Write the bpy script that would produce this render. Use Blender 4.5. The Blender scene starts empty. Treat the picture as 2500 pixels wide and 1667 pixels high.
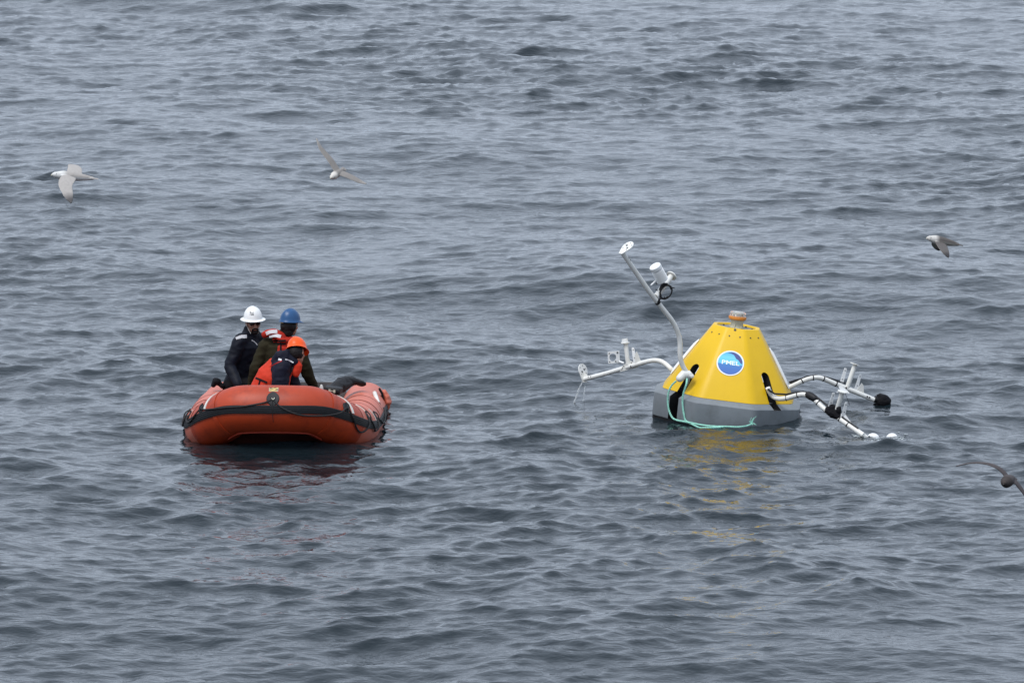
import bpy, bmesh, math, random
import numpy as np
from mathutils import Vector, Matrix, noise as mnoise
random.seed(7)
R = math.radians
scene = bpy.context.scene
COL = scene.collection

# ------------------------------------------------------------------ camera
CAM_H, PITCH, FOVX = 10.0, 7.0, 9.0
cam_d = bpy.data.cameras.new('camera')
cam = bpy.data.objects.new('camera', cam_d); COL.objects.link(cam)
cam.location = (0, 0, CAM_H); cam.rotation_euler = (R(90 - PITCH), 0, 0)
cam_d.sensor_width = 36; cam_d.lens = 18 / math.tan(R(FOVX / 2))
cam_d.clip_start = 1; cam_d.clip_end = 20000
scene.camera = cam
# ------------------------------------------------------------------ sky, sun, exposure
SUN_EL, SUN_AZ = 62, -140          # azimuth measured from straight away (+y), negative = left
world = bpy.data.worlds.new('World'); scene.world = world; world.use_nodes = True
wn = world.node_tree; wn.nodes.clear()
sky = wn.nodes.new('ShaderNodeTexSky'); sky.sky_type = 'NISHITA'; sky.sun_disc = False
sky.sun_elevation = R(SUN_EL); sky.sun_rotation = R(SUN_AZ)
sky.air_density = 1.0; sky.dust_density = 3.0; sky.ozone_density = 1.0
hs = wn.nodes.new('ShaderNodeHueSaturation'); hs.inputs['Saturation'].default_value = 0.30
mixc = wn.nodes.new('ShaderNodeMix'); mixc.data_type = 'RGBA'; mixc.inputs[0].default_value = 0.8
# overcast veil: even cloud, darker at the horizon than overhead (1 + 2 sin(elevation)) / 3
wtc = wn.nodes.new('ShaderNodeTexCoord'); wsp = wn.nodes.new('ShaderNodeSeparateXYZ'); wn.links.new(wtc.outputs['Generated'], wsp.inputs[0])
wmr = wn.nodes.new('ShaderNodeMapRange'); wmr.inputs[3].default_value = 0.88; wmr.inputs[4].default_value = 1.15
wn.links.new(wsp.outputs[2], wmr.inputs[0])
wmul = wn.nodes.new('ShaderNodeVectorMath'); wmul.operation = 'SCALE'; wmul.inputs[0].default_value = (5.05, 5.85, 7.15)
wn.links.new(wmr.outputs[0], wmul.inputs['Scale']); wn.links.new(wmul.outputs[0], mixc.inputs[7])
bg = wn.nodes.new('ShaderNodeBackground'); bg.inputs['Strength'].default_value = 0.10
wo = wn.nodes.new('ShaderNodeOutputWorld')
wn.links.new(sky.outputs[0], hs.inputs['Color']); wn.links.new(hs.outputs[0], mixc.inputs[6])
wn.links.new(mixc.outputs[2], bg.inputs[0]); wn.links.new(bg.outputs[0], wo.inputs[0])
sun_d = bpy.data.lights.new('sun', 'SUN'); sun_d.energy = 1.5; sun_d.angle = R(25); sun_d.color = (1, .97, .93)
sun = bpy.data.objects.new('sun', sun_d); COL.objects.link(sun)
sd = Vector((math.sin(R(SUN_AZ)) * math.cos(R(SUN_EL)), math.cos(R(SUN_AZ)) * math.cos(R(SUN_EL)), math.sin(R(SUN_EL))))
sun.rotation_euler = sd.to_track_quat('Z', 'Y').to_euler()
vs = scene.view_settings; vs.view_transform = 'Standard'; vs.look = 'None'; vs.exposure = 0.7; vs.gamma = 1.0
vs.use_curve_mapping = False

# ------------------------------------------------------------------ helpers
FPX = 1250 / math.tan(R(FOVX / 2))
def at(u, v, Y):
    """world point that lies at distance Y on the sight line of photo pixel (u, v)"""
    dx, dy = (u - 1250) / FPX, (833.5 - v) / FPX
    p = R(PITCH)
    d = Vector((dx, math.cos(p) + dy * math.sin(p), -math.sin(p) + dy * math.cos(p)))
    k = Y / d.y
    return Vector((d.x * k, Y, CAM_H + d.z * k))
def zoomer(x0, y0, s): return lambda x, y, Y: at(x0 + x / s, y0 + y / s, Y)
Z1 = zoomer(440, 720, 3.824); Z2 = zoomer(520, 730, 6.818); Z4 = zoomer(1560, 740, 4.9)
Z5 = zoomer(1390, 570, 4.02); Z6 = zoomer(1860, 870, 6.533)

def catmull(pts, n=6):
    P = [Vector(p) for p in pts]; out = []
    Q = [P[0] * 2 - P[1]] + P + [P[-1] * 2 - P[-2]]
    for i in range(1, len(Q) - 2):
        for k in range(n):
            t = k / n; a, b, c, d = Q[i - 1], Q[i], Q[i + 1], Q[i + 2]
            out.append(0.5 * ((2 * b) + (c - a) * t + (2 * a - 5 * b + 4 * c - d) * t * t + (3 * b - a - 3 * c + d) * t ** 3))
    out.append(P[-1]); return out

class MB:
    def __init__(s): s.v = []; s.f = []; s.m = []
    def add(s, verts, faces, mat=0):
        o = len(s.v); s.v += [Vector(p) for p in verts]
        for q in faces: s.f.append([o + i for i in q]); s.m.append(mat)
        return s
    def loft(s, pts, rad, side=None, n=12, cap='round', mat=0):
        pts = [Vector(p) for p in pts]
        if not isinstance(rad, (list, tuple)) or (isinstance(rad, tuple)): rad = [rad] * len(pts)
        rad = [(r, r) if not isinstance(r, (tuple, list)) else r for r in rad]
        T = []
        for i in range(len(pts)):
            a = pts[max(i - 1, 0)]; b = pts[min(i + 1, len(pts) - 1)]; T.append((b - a).normalized())
        h = Vector(side) if side is not None else (Vector((0, 0, 1)) if abs(T[0].z) < .9 else Vector((1, 0, 0)))
        rings = []
        def ring(c, A, B, ra, rb): return [c + A * (ra * math.cos(2 * math.pi * k / n)) + B * (rb * math.sin(2 * math.pi * k / n)) for k in range(n)]
        fr = []
        for i in range(len(pts)):
            A = h - T[i] * h.dot(T[i]); A.normalize(); B = T[i].cross(A)
            if side is None: h = A
            fr.append((A, B))
        if cap == 'round':
            A, B = fr[0]; r = rad[0]; m = min(r)
            for ph in (75, 50, 25): rings.append(ring(pts[0] - T[0] * m * math.sin(R(ph)), A, B, r[0] * math.cos(R(ph)), r[1] * math.cos(R(ph))))
        for i in range(len(pts)): rings.append(ring(pts[i], fr[i][0], fr[i][1], *rad[i]))
        if cap == 'round':
            A, B = fr[-1]; r = rad[-1]; m = min(r)
            for ph in (25, 50, 75): rings.append(ring(pts[-1] + T[-1] * m * math.sin(R(ph)), A, B, r[0] * math.cos(R(ph)), r[1] * math.cos(R(ph))))
        V = [p for r in rings for p in r]; F = []
        for i in range(len(rings) - 1):
            for k in range(n):
                k2 = (k + 1) % n; F.append([i * n + k, i * n + k2, (i + 1) * n + k2, (i + 1) * n + k])
        if cap != 'none':
            F.append(list(range(n))[::-1]); F.append([(len(rings) - 1) * n + k for k in range(n)])
        return s.add(V, F, mat)
    def ell(s, c, rad, axes=None, nu=16, nv=10, mat=0):
        c = Vector(c); ax = axes or (Vector((1, 0, 0)), Vector((0, 1, 0)), Vector((0, 0, 1)))
        V = []; F = []
        for j in range(1, nv):
            th = math.pi * j / nv
            for k in range(nu):
                ph = 2 * math.pi * k / nu
                V.append(c + ax[0] * (rad[0] * math.sin(th) * math.cos(ph)) + ax[1] * (rad[1] * math.sin(th) * math.sin(ph)) + ax[2] * (rad[2] * math.cos(th)))
        for j in range(nv - 2):
            for k in range(nu):
                k2 = (k + 1) % nu; F.append([j * nu + k, (j + 1) * nu + k, (j + 1) * nu + k2, j * nu + k2])
        V += [c + ax[2] * rad[2], c - ax[2] * rad[2]]; t = len(V) - 2
        for k in range(nu):
            k2 = (k + 1) % nu; F.append([t, k, k2]); F.append([t + 1, (nv - 2) * nu + k2, (nv - 2) * nu + k])
        return s.add(V, F, mat)
    def box(s, c, half, axes=None, mat=0, bev=0.0):
        c = Vector(c); ax = axes or (Vector((1, 0, 0)), Vector((0, 1, 0)), Vector((0, 0, 1)))
        if bev <= 0:
            V = [c + ax[0] * (half[0] * i) + ax[1] * (half[1] * j) + ax[2] * (half[2] * k) for k in (-1, 1) for j in (-1, 1) for i in (-1, 1)]
            return s.add(V, [[0, 2, 3, 1], [4, 5, 7, 6], [0, 1, 5, 4], [2, 6, 7, 3], [0, 4, 6, 2], [1, 3, 7, 5]], mat)
        pts = [(half[0] - bev, half[1]), (half[0], half[1] - bev)]
        poly = [(half[0] - bev, -half[1]), (half[0], -half[1] + bev), (half[0], half[1] - bev), (half[0] - bev, half[1]),
                (-half[0] + bev, half[1]), (-half[0], half[1] - bev), (-half[0], -half[1] + bev), (-half[0] + bev, -half[1])]
        return s.prism(poly, c, ax, half[2], mat, bev)
    def prism(s, poly, c, ax, hz, mat=0, bev=0.0, hole=None):
        """polygon (x,y) in plane ax0/ax1 extruded +-hz along ax2; optional hole polygon of the same length"""
        n = len(poly); c = Vector(c)
        P = lambda x, y, z: c + ax[0] * x + ax[1] * y + ax[2] * z
        if hole:
            V = [P(x, y, z) for z in (-hz, hz) for (x, y) in poly] + [P(x, y, z) for z in (-hz, hz) for (x, y) in hole]
            F = []
            for k in range(n):
                j = (k + 1) % n
                F += [[k, j, n + j, n + k], [2 * n + j, 2 * n + k, 3 * n + k, 3 * n + j], [n + k, n + j, 3 * n + j, 3 * n + k], [j, k, 2 * n + k, 2 * n + j]]
            return s.add(V, F, mat)
        lay = [(-hz, 1.0), (hz, 1.0)] if bev <= 0 else [(-hz, None), (-hz + bev, 1.0), (hz - bev, 1.0), (hz, None)]
        mx = max(max(abs(x), abs(y)) for x, y in poly)
        sc = 1 - bev / mx if mx > 0 else 1
        V = [P(x * (q or sc), y * (q or sc), z) for z, q in lay for (x, y) in poly]
        F = [list(range(n))[::-1], [(len(lay) - 1) * n + k for k in range(n)]]
        for l in range(len(lay) - 1):
            for k in range(n):
                j = (k + 1) % n; F.append([l * n + k, l * n + j, (l + 1) * n + j, (l + 1) * n + k])
        return s.add(V, F, mat)
    def disc(s, c, nrm, r, hz, n=20, mat=0, up=None):
        nz = Vector(nrm).normalized(); u = Vector(up) if up is not None else (Vector((0, 0, 1)) if abs(nz.z) < .9 else Vector((1, 0, 0)))
        a = (u - nz * u.dot(nz)).normalized(); b = nz.cross(a)
        rr = r if isinstance(r, tuple) else (r, r)
        return s.prism([(rr[0] * math.cos(2 * math.pi * k / n), rr[1] * math.sin(2 * math.pi * k / n)) for k in range(n)], c, (a, b, nz), hz, mat)
    def xf(s, M): s.v = [M @ p for p in s.v]; return s
    def mesh(s, name, mats, smooth=True, ang=40):
        me = bpy.data.meshes.new(name); me.from_pydata([tuple(p) for p in s.v], [], s.f)
        for m in mats: me.materials.append(m)
        me.polygons.foreach_set('material_index', s.m)
        me.update(); finish(me, smooth, ang); return me
    def build(s, name, mats, parent=None, smooth=True, ang=40):
        if not isinstance(mats, (list, tuple)): mats = [mats]
        return link(name, s.mesh(name, mats, smooth, ang), parent)

def finish(me, smooth=True, ang=40):
    bm = bmesh.new(); bm.from_mesh(me); bmesh.ops.recalc_face_normals(bm, faces=bm.faces)
    for f in bm.faces: f.smooth = smooth
    if smooth:
        for e in bm.edges:
            if len(e.link_faces) == 2 and e.calc_face_angle(0) > R(ang): e.smooth = False
    bm.to_mesh(me); bm.free()
def link(name, me, parent=None):
    o = bpy.data.objects.new(name, me); COL.objects.link(o)
    if parent is not None: o.parent = parent
    return o
def empty(name, loc, rot=(0, 0, 0)):
    o = bpy.data.objects.new(name, None); COL.objects.link(o); o.location = loc; o.rotation_euler = rot
    o.empty_display_size = .1; return o
def tag(o, label=None, cat=None, group=None, kind=None):
    if label: o['label'] = label
    if cat: o['category'] = cat
    if group: o['group'] = group
    if kind: o['kind'] = kind
    return o
def baked(mb, mods, smooth=True):
    """evaluate modifiers on a throw-away object and return the resulting mesh"""
    me = bpy.data.meshes.new('tmp'); me.from_pydata([tuple(p) for p in mb.v], [], mb.f); me.update()
    bm = bmesh.new(); bm.from_mesh(me); bmesh.ops.recalc_face_normals(bm, faces=bm.faces); bm.to_mesh(me); bm.free()
    o = bpy.data.objects.new('tmp', me); COL.objects.link(o)
    mods(o)
    dg = bpy.context.evaluated_depsgraph_get(); dg.update()
    out = bpy.data.meshes.new_from_object(o.evaluated_get(dg))
    bpy.data.objects.remove(o); bpy.data.meshes.remove(me)
    return out
def fused(name, mb, mats, parent, voxel=.012, sm=4, crease=0.0, cs=6.0, matfn=None):
    def mods(o):
        r = o.modifiers.new('r', 'REMESH'); r.mode = 'VOXEL'; r.voxel_size = voxel; r.use_smooth_shade = True
        s = o.modifiers.new('s', 'SMOOTH'); s.iterations = sm; s.factor = .5
    me = baked(mb, mods)
    me.name = name
    for m in (mats if isinstance(mats, (list, tuple)) else [mats]): me.materials.append(m)
    if crease > 0:
        co = [v.co.copy() for v in me.vertices]; no = [v.normal.copy() for v in me.vertices]
        for v, c, nn in zip(me.vertices, co, no):
            w = mnoise.noise(Vector((c.x * cs, c.y * cs, c.z * cs * 1.6))) + .6 * mnoise.noise(Vector((c.x * cs * 2.3 + 5, c.y * cs * 2.3, c.z * cs * 3.5)))
            rdg = 1 - abs(mnoise.noise(Vector((c.x * cs * .9 + 9, c.y * cs * .9, c.z * cs * 1.9))))
            v.co = c + nn * crease * (.7 * w + 1.1 * (rdg - .8))
    for p in me.polygons:
        p.use_smooth = True
        if matfn: p.material_index = matfn(p.center)
    me.update()
    return link(name, me, parent)

# ------------------------------------------------------------------ materials
def lin(c): return tuple(((x / 12.92) if x <= .04045 else ((x + .055) / 1.055) ** 2.4) for x in c)
def mat(name, col, rough=.5, var=.12, scale=6.0, bump=0.0, bscale=40.0, metal=0.0, spec=.5, dirt=None, dirt_amt=.5, dirt_scale=3.0, coat=0.0):
    m = bpy.data.materials.new(name); m.use_nodes = True; nt = m.node_tree; b = nt.nodes['Principled BSDF']
    tc = nt.nodes.new('ShaderNodeTexCoord')
    nz = nt.nodes.new('ShaderNodeTexNoise'); nz.inputs['Scale'].default_value = scale; nz.inputs['Detail'].default_value = 6
    nt.links.new(tc.outputs['Object'], nz.inputs['Vector'])
    rp = nt.nodes.new('ShaderNodeValToRGB')
    lo = [max(c * (1 - var), 0) for c in col]; hi = [min(c * (1 + var), 1) for c in col]
    rp.color_ramp.elements[0].position = .3; rp.color_ramp.elements[1].position = .7
    rp.color_ramp.elements[0].color = (*lo, 1); rp.color_ramp.elements[1].color = (*hi, 1)
    nt.links.new(nz.outputs[0], rp.inputs[0]); out = rp.outputs[0]
    if dirt:
        n2 = nt.nodes.new('ShaderNodeTexNoise'); n2.inputs['Scale'].default_value = dirt_scale; n2.inputs['Detail'].default_value = 9; n2.inputs['Roughness'].default_value = .7
        nt.links.new(tc.outputs['Object'], n2.inputs['Vector'])
        r2 = nt.nodes.new('ShaderNodeValToRGB'); r2.color_ramp.elements[0].position = .5; r2.color_ramp.elements[1].position = .72
        r2.color_ramp.elements[1].color = (dirt_amt,) * 3 + (1,)
        nt.links.new(n2.outputs[0], r2.inputs[0])
        mx = nt.nodes.new('ShaderNodeMix'); mx.data_type = 'RGBA'; nt.links.new(r2.outputs[0], mx.inputs[0])
        nt.links.new(out, mx.inputs[6]); mx.inputs[7].default_value = (*dirt, 1); out = mx.outputs[2]
    nt.links.new(out, b.inputs['Base Color'])
    b.inputs['Roughness'].default_value = rough; b.inputs['Metallic'].default_value = metal
    b.inputs['Specular IOR Level'].default_value = spec
    if coat: b.inputs['Coat Weight'].default_value = coat
    if bump > 0:
        n3 = nt.nodes.new('ShaderNodeTexNoise'); n3.inputs['Scale'].default_value = bscale; n3.inputs['Detail'].default_value = 4
        nt.links.new(tc.outputs['Object'], n3.inputs['Vector'])
        bp = nt.nodes.new('ShaderNodeBump'); bp.inputs['Strength'].default_value = .6; bp.inputs['Distance'].default_value = bump
        nt.links.new(n3.outputs[0], bp.inputs['Height']); nt.links.new(bp.outputs[0], b.inputs['Normal'])
    return m
M = dict(
    yellow=mat('yellow_gelcoat', (.68, .425, .008), .42, .05, 3, .001, 14, dirt=(.42, .24, .01), dirt_amt=.25, spec=.3),
    grey=mat('grey_hull_paint', (.165, .185, .20), .5, .10, 4, .0015, 18, dirt=(.09, .10, .10), dirt_amt=.6, dirt_scale=5),
    antifoul=mat('black_antifouling', (.006, .006, .007), .5, .3, spec=.2),
    hollow=mat('black_cavity_liner', (.010, .010, .011), .6, .3),
    white=mat('white_painted_pipe', (.70, .70, .67), .35, .05, 9, dirt=(.42, .39, .33), dirt_amt=.45, dirt_scale=9),
    white2=mat('white_plastic', (.76, .77, .77), .4, .03, dirt=(.5, .48, .43), dirt_amt=.3),
    offw=mat('weathered_offwhite', (.50, .48, .38), .55, .15, 12),
    orangering=mat('orange_gasket', (.62, .22, .03), .5, .12),
    black=mat('black_rubber', (.009, .009, .011), .55, .3, 12, .002, 60, spec=.3),
    blackcloth=mat('black_cloth', (.006, .006, .008), .8, .3, 12, .003, 40, spec=.15),
    bolt=mat('dark_bolt', (.03, .03, .03), .5, .2),
    boat=mat('orange_hypalon', (.36, .037, .006), .5, .14, 2.2, .003, 7, dirt=(.17, .016, .005), dirt_amt=.7, dirt_scale=5, spec=.4),
    boatfade=mat('faded_orange_hypalon', (.50, .115, .065), .5, .14, 2.5, .003, 7, dirt=(.55, .19, .13), dirt_amt=.6, dirt_scale=3),
    hull=mat('shaded_red_hull_fabric', (.035, .008, .006), .5, .3, 5, spec=.3),  # boat fabric with the shade under the bow put into its colour
    seam=mat('red_seam_tape', (.30, .032, .015), .5, .15),
    dkseam=mat('dark_seam', (.16, .035, .02), .6, .2),
    strake=mat('black_rubbing_strake', (.011, .012, .014), .5, .2, 20, spec=.3),
    strap=mat('white_webbing', (.62, .61, .57), .7, .12, 20),
    rope=mat('black_rope', (.013, .012, .013), .8, .2),
    navy=mat('navy_jacket_cloth', (.0045, .006, .0125), .6, .3, 8, .004, 26, spec=.16),
    navy2=mat('dark_navy_jacket_cloth', (.0055, .0065, .016), .66, .3, 8, .004, 26, spec=.15),
    olive=mat('olive_jacket_cloth', (.021, .018, .009), .8, .25, 8, .004, 30, spec=.12),
    trousers=mat('black_trouser_cloth', (.005, .005, .0065), .75, .3, 8, .003, 30, spec=.12),
    vest=mat('orange_vest_cloth', (.48, .028, .008), .7, .12, 10, .004, 30, spec=.25),
    refl=mat('reflective_tape', (.72, .74, .76), .4, .05),
    red=mat('red_piping', (.42, .02, .02), .6, .1),
    skin=mat('skin', (.30, .155, .105), .5, .12, 20),
    hair=mat('dark_hair', (.007, .005, .005), .6, .3, 60, .004, 120, spec=.2),
    lens=mat('dark_lens', (.008, .008, .009), .12, .1),
    hatw=mat('white_hard_hat_shell', (.74, .75, .74), .3, .03),
    hatb=mat('blue_hard_hat_shell', (.017, .072, .185), .35, .06, spec=.35),
    hato=mat('orange_hard_hat_shell', (.80, .085, .004), .35, .05, spec=.3),
    ink=mat('black_ink', (.02, .02, .02), .5, .1),
    mint=mat('mint_green_rope', (.27, .58, .47), .75, .2, 30, .004, 120),
    badge=mat('badge_yellow', (.62, .46, .16), .5, .1),
    badged=mat('badge_charcoal', (.05, .05, .055), .5, .2),
    badgeg=mat('badge_grey', (.30, .28, .26), .5, .2),
    logo_w=mat('logo_white', (.72, .75, .78), .4, .03),
    logo_navy=mat('logo_navy', (.030, .045, .20), .4, .1),
    logo_letter=mat('logo_letter', (.78, .86, .90), .4, .05),
    eye=mat('eye', (.02, .012, .01), .2, .1),
    plate=mat('deck_plate', (.10, .10, .10), .6, .3),
)
def simple_nodes(name):
    m = bpy.data.materials.new(name); m.use_nodes = True; return m, m.node_tree, m.node_tree.nodes['Principled BSDF']
# logo print: cyan above, deep blue below (flat print, local z of the print)
m, nt, b = simple_nodes('logo_print'); M['logo_print'] = m
tc = nt.nodes.new('ShaderNodeTexCoord'); sp = nt.nodes.new('ShaderNodeSeparateXYZ'); nt.links.new(tc.outputs['Generated'], sp.inputs[0])
rp = nt.nodes.new('ShaderNodeValToRGB'); cr = rp.color_ramp
cr.elements[0].position = 0; cr.elements[0].color = (.02, .10, .38, 1)
cr.elements[1].position = 1; cr.elements[1].color = (.05, .33, .62, 1)
for p, c in ((.28, (.025, .13, .42, 1)), (.44, (.02, .16, .45, 1)), (.46, (.08, .45, .68, 1)), (.75, (.13, .55, .78, 1))):
    e = cr.elements.new(p); e.color = c
nt.links.new(sp.outputs[2], rp.inputs[0]); nt.links.new(rp.outputs[0], b.inputs['Base Color']); b.inputs['Roughness'].default_value = .4
# clear lantern lens
m, nt, b = simple_nodes('clear_lens'); M['clear'] = m
b.inputs['Base Color'].default_value = (.80, .82, .82, 1); b.inputs['Roughness'].default_value = .12; b.inputs['Transmission Weight'].default_value = .75; b.inputs['IOR'].default_value = 1.3
# falling water / foam
m, nt, b = simple_nodes('falling_water'); M['drip'] = m
b.inputs['Base Color'].default_value = (.9, .93, .95, 1); b.inputs['Roughness'].default_value = .08; b.inputs['Transmission Weight'].default_value = .6; b.inputs['IOR'].default_value = 1.33
M['foam'] = mat('foam', (.48, .53, .55), .7, .1, 30, .01, 50)

# ------------------------------------------------------------------ sea
def tile(L, N, lmin, lmax, slope, wdir, tight, seed):
    rng = np.random.default_rng(seed)
    k1 = np.fft.fftfreq(N, L / N) * 2 * np.pi
    kx, ky = np.meshgrid(k1, k1, indexing='ij'); K = np.hypot(kx, ky); K[0, 0] = 1
    lam = 2 * np.pi / K
    band = 1 / (1 + (lam / lmax) ** 8) * 1 / (1 + (lmin / lam) ** 8)
    S = K ** -4.0 * band; S[0, 0] = 0
    th = np.arctan2(ky, kx) - wdir
    S = S * (np.abs(np.cos(th)) ** tight + .06)
    H = np.sqrt(S) * (rng.normal(size=K.shape) + 1j * rng.normal(size=K.shape))
    sx = np.real(np.fft.ifft2(1j * kx * H)); sy = np.real(np.fft.ifft2(1j * ky * H))
    g = slope / np.sqrt((sx ** 2 + sy ** 2).mean())
    h = np.real(np.fft.ifft2(H)) * g
    dx = np.real(np.fft.ifft2(1j * kx / K * H)) * g; dy = np.real(np.fft.ifft2(1j * ky / K * H)) * g
    return (L, N, h, dx, dy)
def samp(arr, L, N, x, y):
    fx = (x / L * N) % N; fy = (y / L * N) % N
    i = np.floor(fx).astype(np.int32); j = np.floor(fy).astype(np.int32); u = fx - i; v = fy - j
    i %= N; j %= N; i2 = (i + 1) % N; j2 = (j + 1) % N
    return (arr[i, j] * (1 - u) + arr[i2, j] * u) * (1 - v) + (arr[i, j2] * (1 - u) + arr[i2, j2] * u) * v
def smooth_field(L, seed):
    return tile(L, 128, L / 14, L / 2, 1.0, 0.6, 0, seed)
BOAT_XY = (-2.50, 73.4); BUOY_XY = (2.45, 74.6)
TA = tile(67.0, 512, 1.8, 18.0, .050, R(62), 2.0, 11)
TB = tile(19.0, 512, .38, 1.8, .120, R(75), 2.0, 5)
TC = tile(9.1, 512, .14, .42, .155, R(100), 1.0, 3)
TG = smooth_field(53.0, 21)
FLOATS = [[BOAT_XY[0], BOAT_XY[1], 2.2, 3.4, 0.0], [BUOY_XY[0] + .2, BUOY_XY[1], 2.8, 2.6, 0.0], [4.4, 75.2, 1.1, 1.1, 0.0]]   # place, reach, mean level
def sea(X, Y):
    out = [np.zeros_like(X) for _ in range(3)]
    g = samp(TG[2], TG[0], TG[1], X, Y * .55); g = g / TG[2].std()
    gust = np.clip(1.0 + .20 * g, .6, 1.45)
    calm = np.ones_like(X)
    for (cx, cy, rx, ry) in ((BOAT_XY[0], BOAT_XY[1], 2.0, 3.2), (BUOY_XY[0] + .2, BUOY_XY[1], 2.8, 2.4)):
        calm -= .8 * np.exp(-(((X - cx) / rx) ** 2 + ((Y - cy) / ry) ** 2))
    fade = 1 / (1 + (np.maximum(np.abs(X) - 40, 0) / 60) ** 2) / (1 + (np.maximum(np.abs(Y - 100) - 120, 0) / 200) ** 2)
    for (L, N, h, dx, dy), a, ca, sa, w in ((TA, 1.4, math.cos(.35), math.sin(.35), calm), (TB, 1.5, math.cos(-.5), math.sin(-.5), gust * (.8 + .2 * calm)), (TC, 1.0, math.cos(.2), math.sin(.2), gust * (.8 + .2 * calm))):
        U = X * ca - Y * sa; V = X * sa + Y * ca
        w = w * fade
        hh = samp(h, L, N, U, V) * w; ddx = samp(dx, L, N, U, V) * w * a; ddy = samp(dy, L, N, U, V) * w * a
        out[2] += hh; out[0] += ddx * ca + ddy * sa; out[1] += -ddx * sa + ddy * ca
    for cx, cy, rx, ry, lv in FLOATS: out[2] -= lv * np.exp(-(((X - cx) / rx) ** 2 + ((Y - cy) / ry) ** 2) ** 2)
    return out
def sea_h(x, y):
    a = sea(np.array([[float(x)]]), np.array([[float(y)]])); return float(a[2][0, 0])
for fl in FLOATS:                        # the floating things ride at the mean water level round them
    gx, gy = np.meshgrid(np.linspace(fl[0] - 1.3, fl[0] + 1.3, 40), np.linspace(fl[1] - 1.6, fl[1] + 1.0, 40), indexing='ij'); fl[4] = float(sea(gx, gy)[2].mean())
def build_sea():
    xs = list(np.arange(-14, 14.001, .05))
    st = .09; x = 14.0
    while x < 9000: x += st; st *= 1.16; xs.append(x); xs.insert(0, -x)
    ys = [44.0]
    while ys[-1] < 170: y = ys[-1]; ys.append(y + .045 * (y / 50) ** 1.3)
    st = .3; y = ys[-1]
    while y < 14000: y += st; st *= 1.14; ys.append(y)
    st = .06; y = 44.0
    while y > -3000: y -= st; st *= 1.16; ys.insert(0, y)
    X, Y = np.meshgrid(np.array(xs), np.array(ys), indexing='ij')
    dx, dy, h = sea(X, Y)
    co = np.stack([X + dx, Y + dy, h], -1).reshape(-1, 3).astype(np.float32)
    nx, ny = X.shape
    idx = np.arange(nx * ny).reshape(nx, ny)
    q = np.stack([idx[:-1, :-1], idx[1:, :-1], idx[1:, 1:], idx[:-1, 1:]], -1).reshape(-1).astype(np.int32)
    me = bpy.data.meshes.new('sea'); nf = len(q) // 4
    me.vertices.add(len(co)); me.vertices.foreach_set('co', co.ravel())
    me.loops.add(len(q)); me.loops.foreach_set('vertex_index', q)
    me.polygons.add(nf); me.polygons.foreach_set('loop_start', np.arange(0, nf * 4, 4, dtype=np.int32))
    me.polygons.foreach_set('use_smooth', np.ones(nf, dtype=bool))
    me.update(calc_edges=True)
    m, nt, b = simple_nodes('sea_water')
    b.inputs['Base Color'].default_value = (.008, .014, .018, 1); b.inputs['IOR'].default_value = 1.333
    b.inputs['Roughness'].default_value = .045
    tc = nt.nodes.new('ShaderNodeTexCoord')
    prev = None
    for sc, dist, rotz, stt in ((4.5, .020, .5, .8), (10.0, .007, -.4, .7)):
        mp = nt.nodes.new('ShaderNodeMapping'); mp.inputs['Rotation'].default_value = (0, 0, rotz); mp.inputs['Scale'].default_value = (1, 1.7, 1)
        nt.links.new(tc.outputs['Object'], mp.inputs[0])
        n = nt.nodes.new('ShaderNodeTexNoise'); n.inputs['Scale'].default_value = sc; n.inputs['Detail'].default_value = 3; n.inputs['Distortion'].default_value = .3
        nt.links.new(mp.outputs[0], n.inputs['Vector'])
        bp = nt.nodes.new('ShaderNodeBump'); bp.inputs['Strength'].default_value = stt; bp.inputs['Distance'].default_value = dist
        nt.links.new(n.outputs[0], bp.inputs['Height'])
        if prev: nt.links.new(prev.outputs[0], bp.inputs['Normal'])
        prev = bp
    nt.links.new(prev.outputs[0], b.inputs['Normal'])
    me.materials.append(m)
    o = link('sea', me); tag(o, kind='structure')
    o['label'] = 'grey rippled open sea water'
build_sea()

# ------------------------------------------------------------------ inflatable boat
BOAT = empty('inflatable_boat', (-2.64, 71.62, -.015), (0, 0, R(-1.5)))
tag(BOAT, 'orange inflatable workboat with black rubbing strake and faded side tubes', 'boat')
RT = .27
half = [(0, 0, .46), (.20, .0, .46), (.40, .05, .445), (.56, .19, .355), (.68, .43, .25), (.775, .80, .155), (.825, 1.25, .10), (.84, 1.8, .065), (.84, 2.6, .045), (.83, 3.3, .01), (.82, 4.0, -.02)]
full = [(-x, y, z) for x, y, z in half[:0:-1]] + half
TP = catmull(full, 8)
TL = [0.0]
for a, c in zip(TP, TP[1:]): TL.append(TL[-1] + (c - a).length)
mid = TL[-1] / 2
def tube_frame(s):
    s = min(max(s + mid, 0), TL[-1] - 1e-4)
    i = max(k for k in range(len(TL) - 1) if TL[k] <= s)
    f = (s - TL[i]) / (TL[i + 1] - TL[i])
    c = TP[i].lerp(TP[i + 1], f)
    def tan(j): return (TP[min(j + 1, len(TP) - 1)] - TP[max(j - 1, 0)]).normalized()
    t = tan(i).lerp(tan(i + 1), f).normalized()
    up = Vector((0, 0, 1)); up = (up - t * up.dot(t)).normalized()
    return c, t, t.cross(up), up          # tangent, outward, up
def tube_pt(s, a, r=RT):
    c, t, o, u = tube_frame(s); return c + o * (r * math.cos(R(a))) + u * (r * math.sin(R(a)))
LMAX = mid
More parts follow.
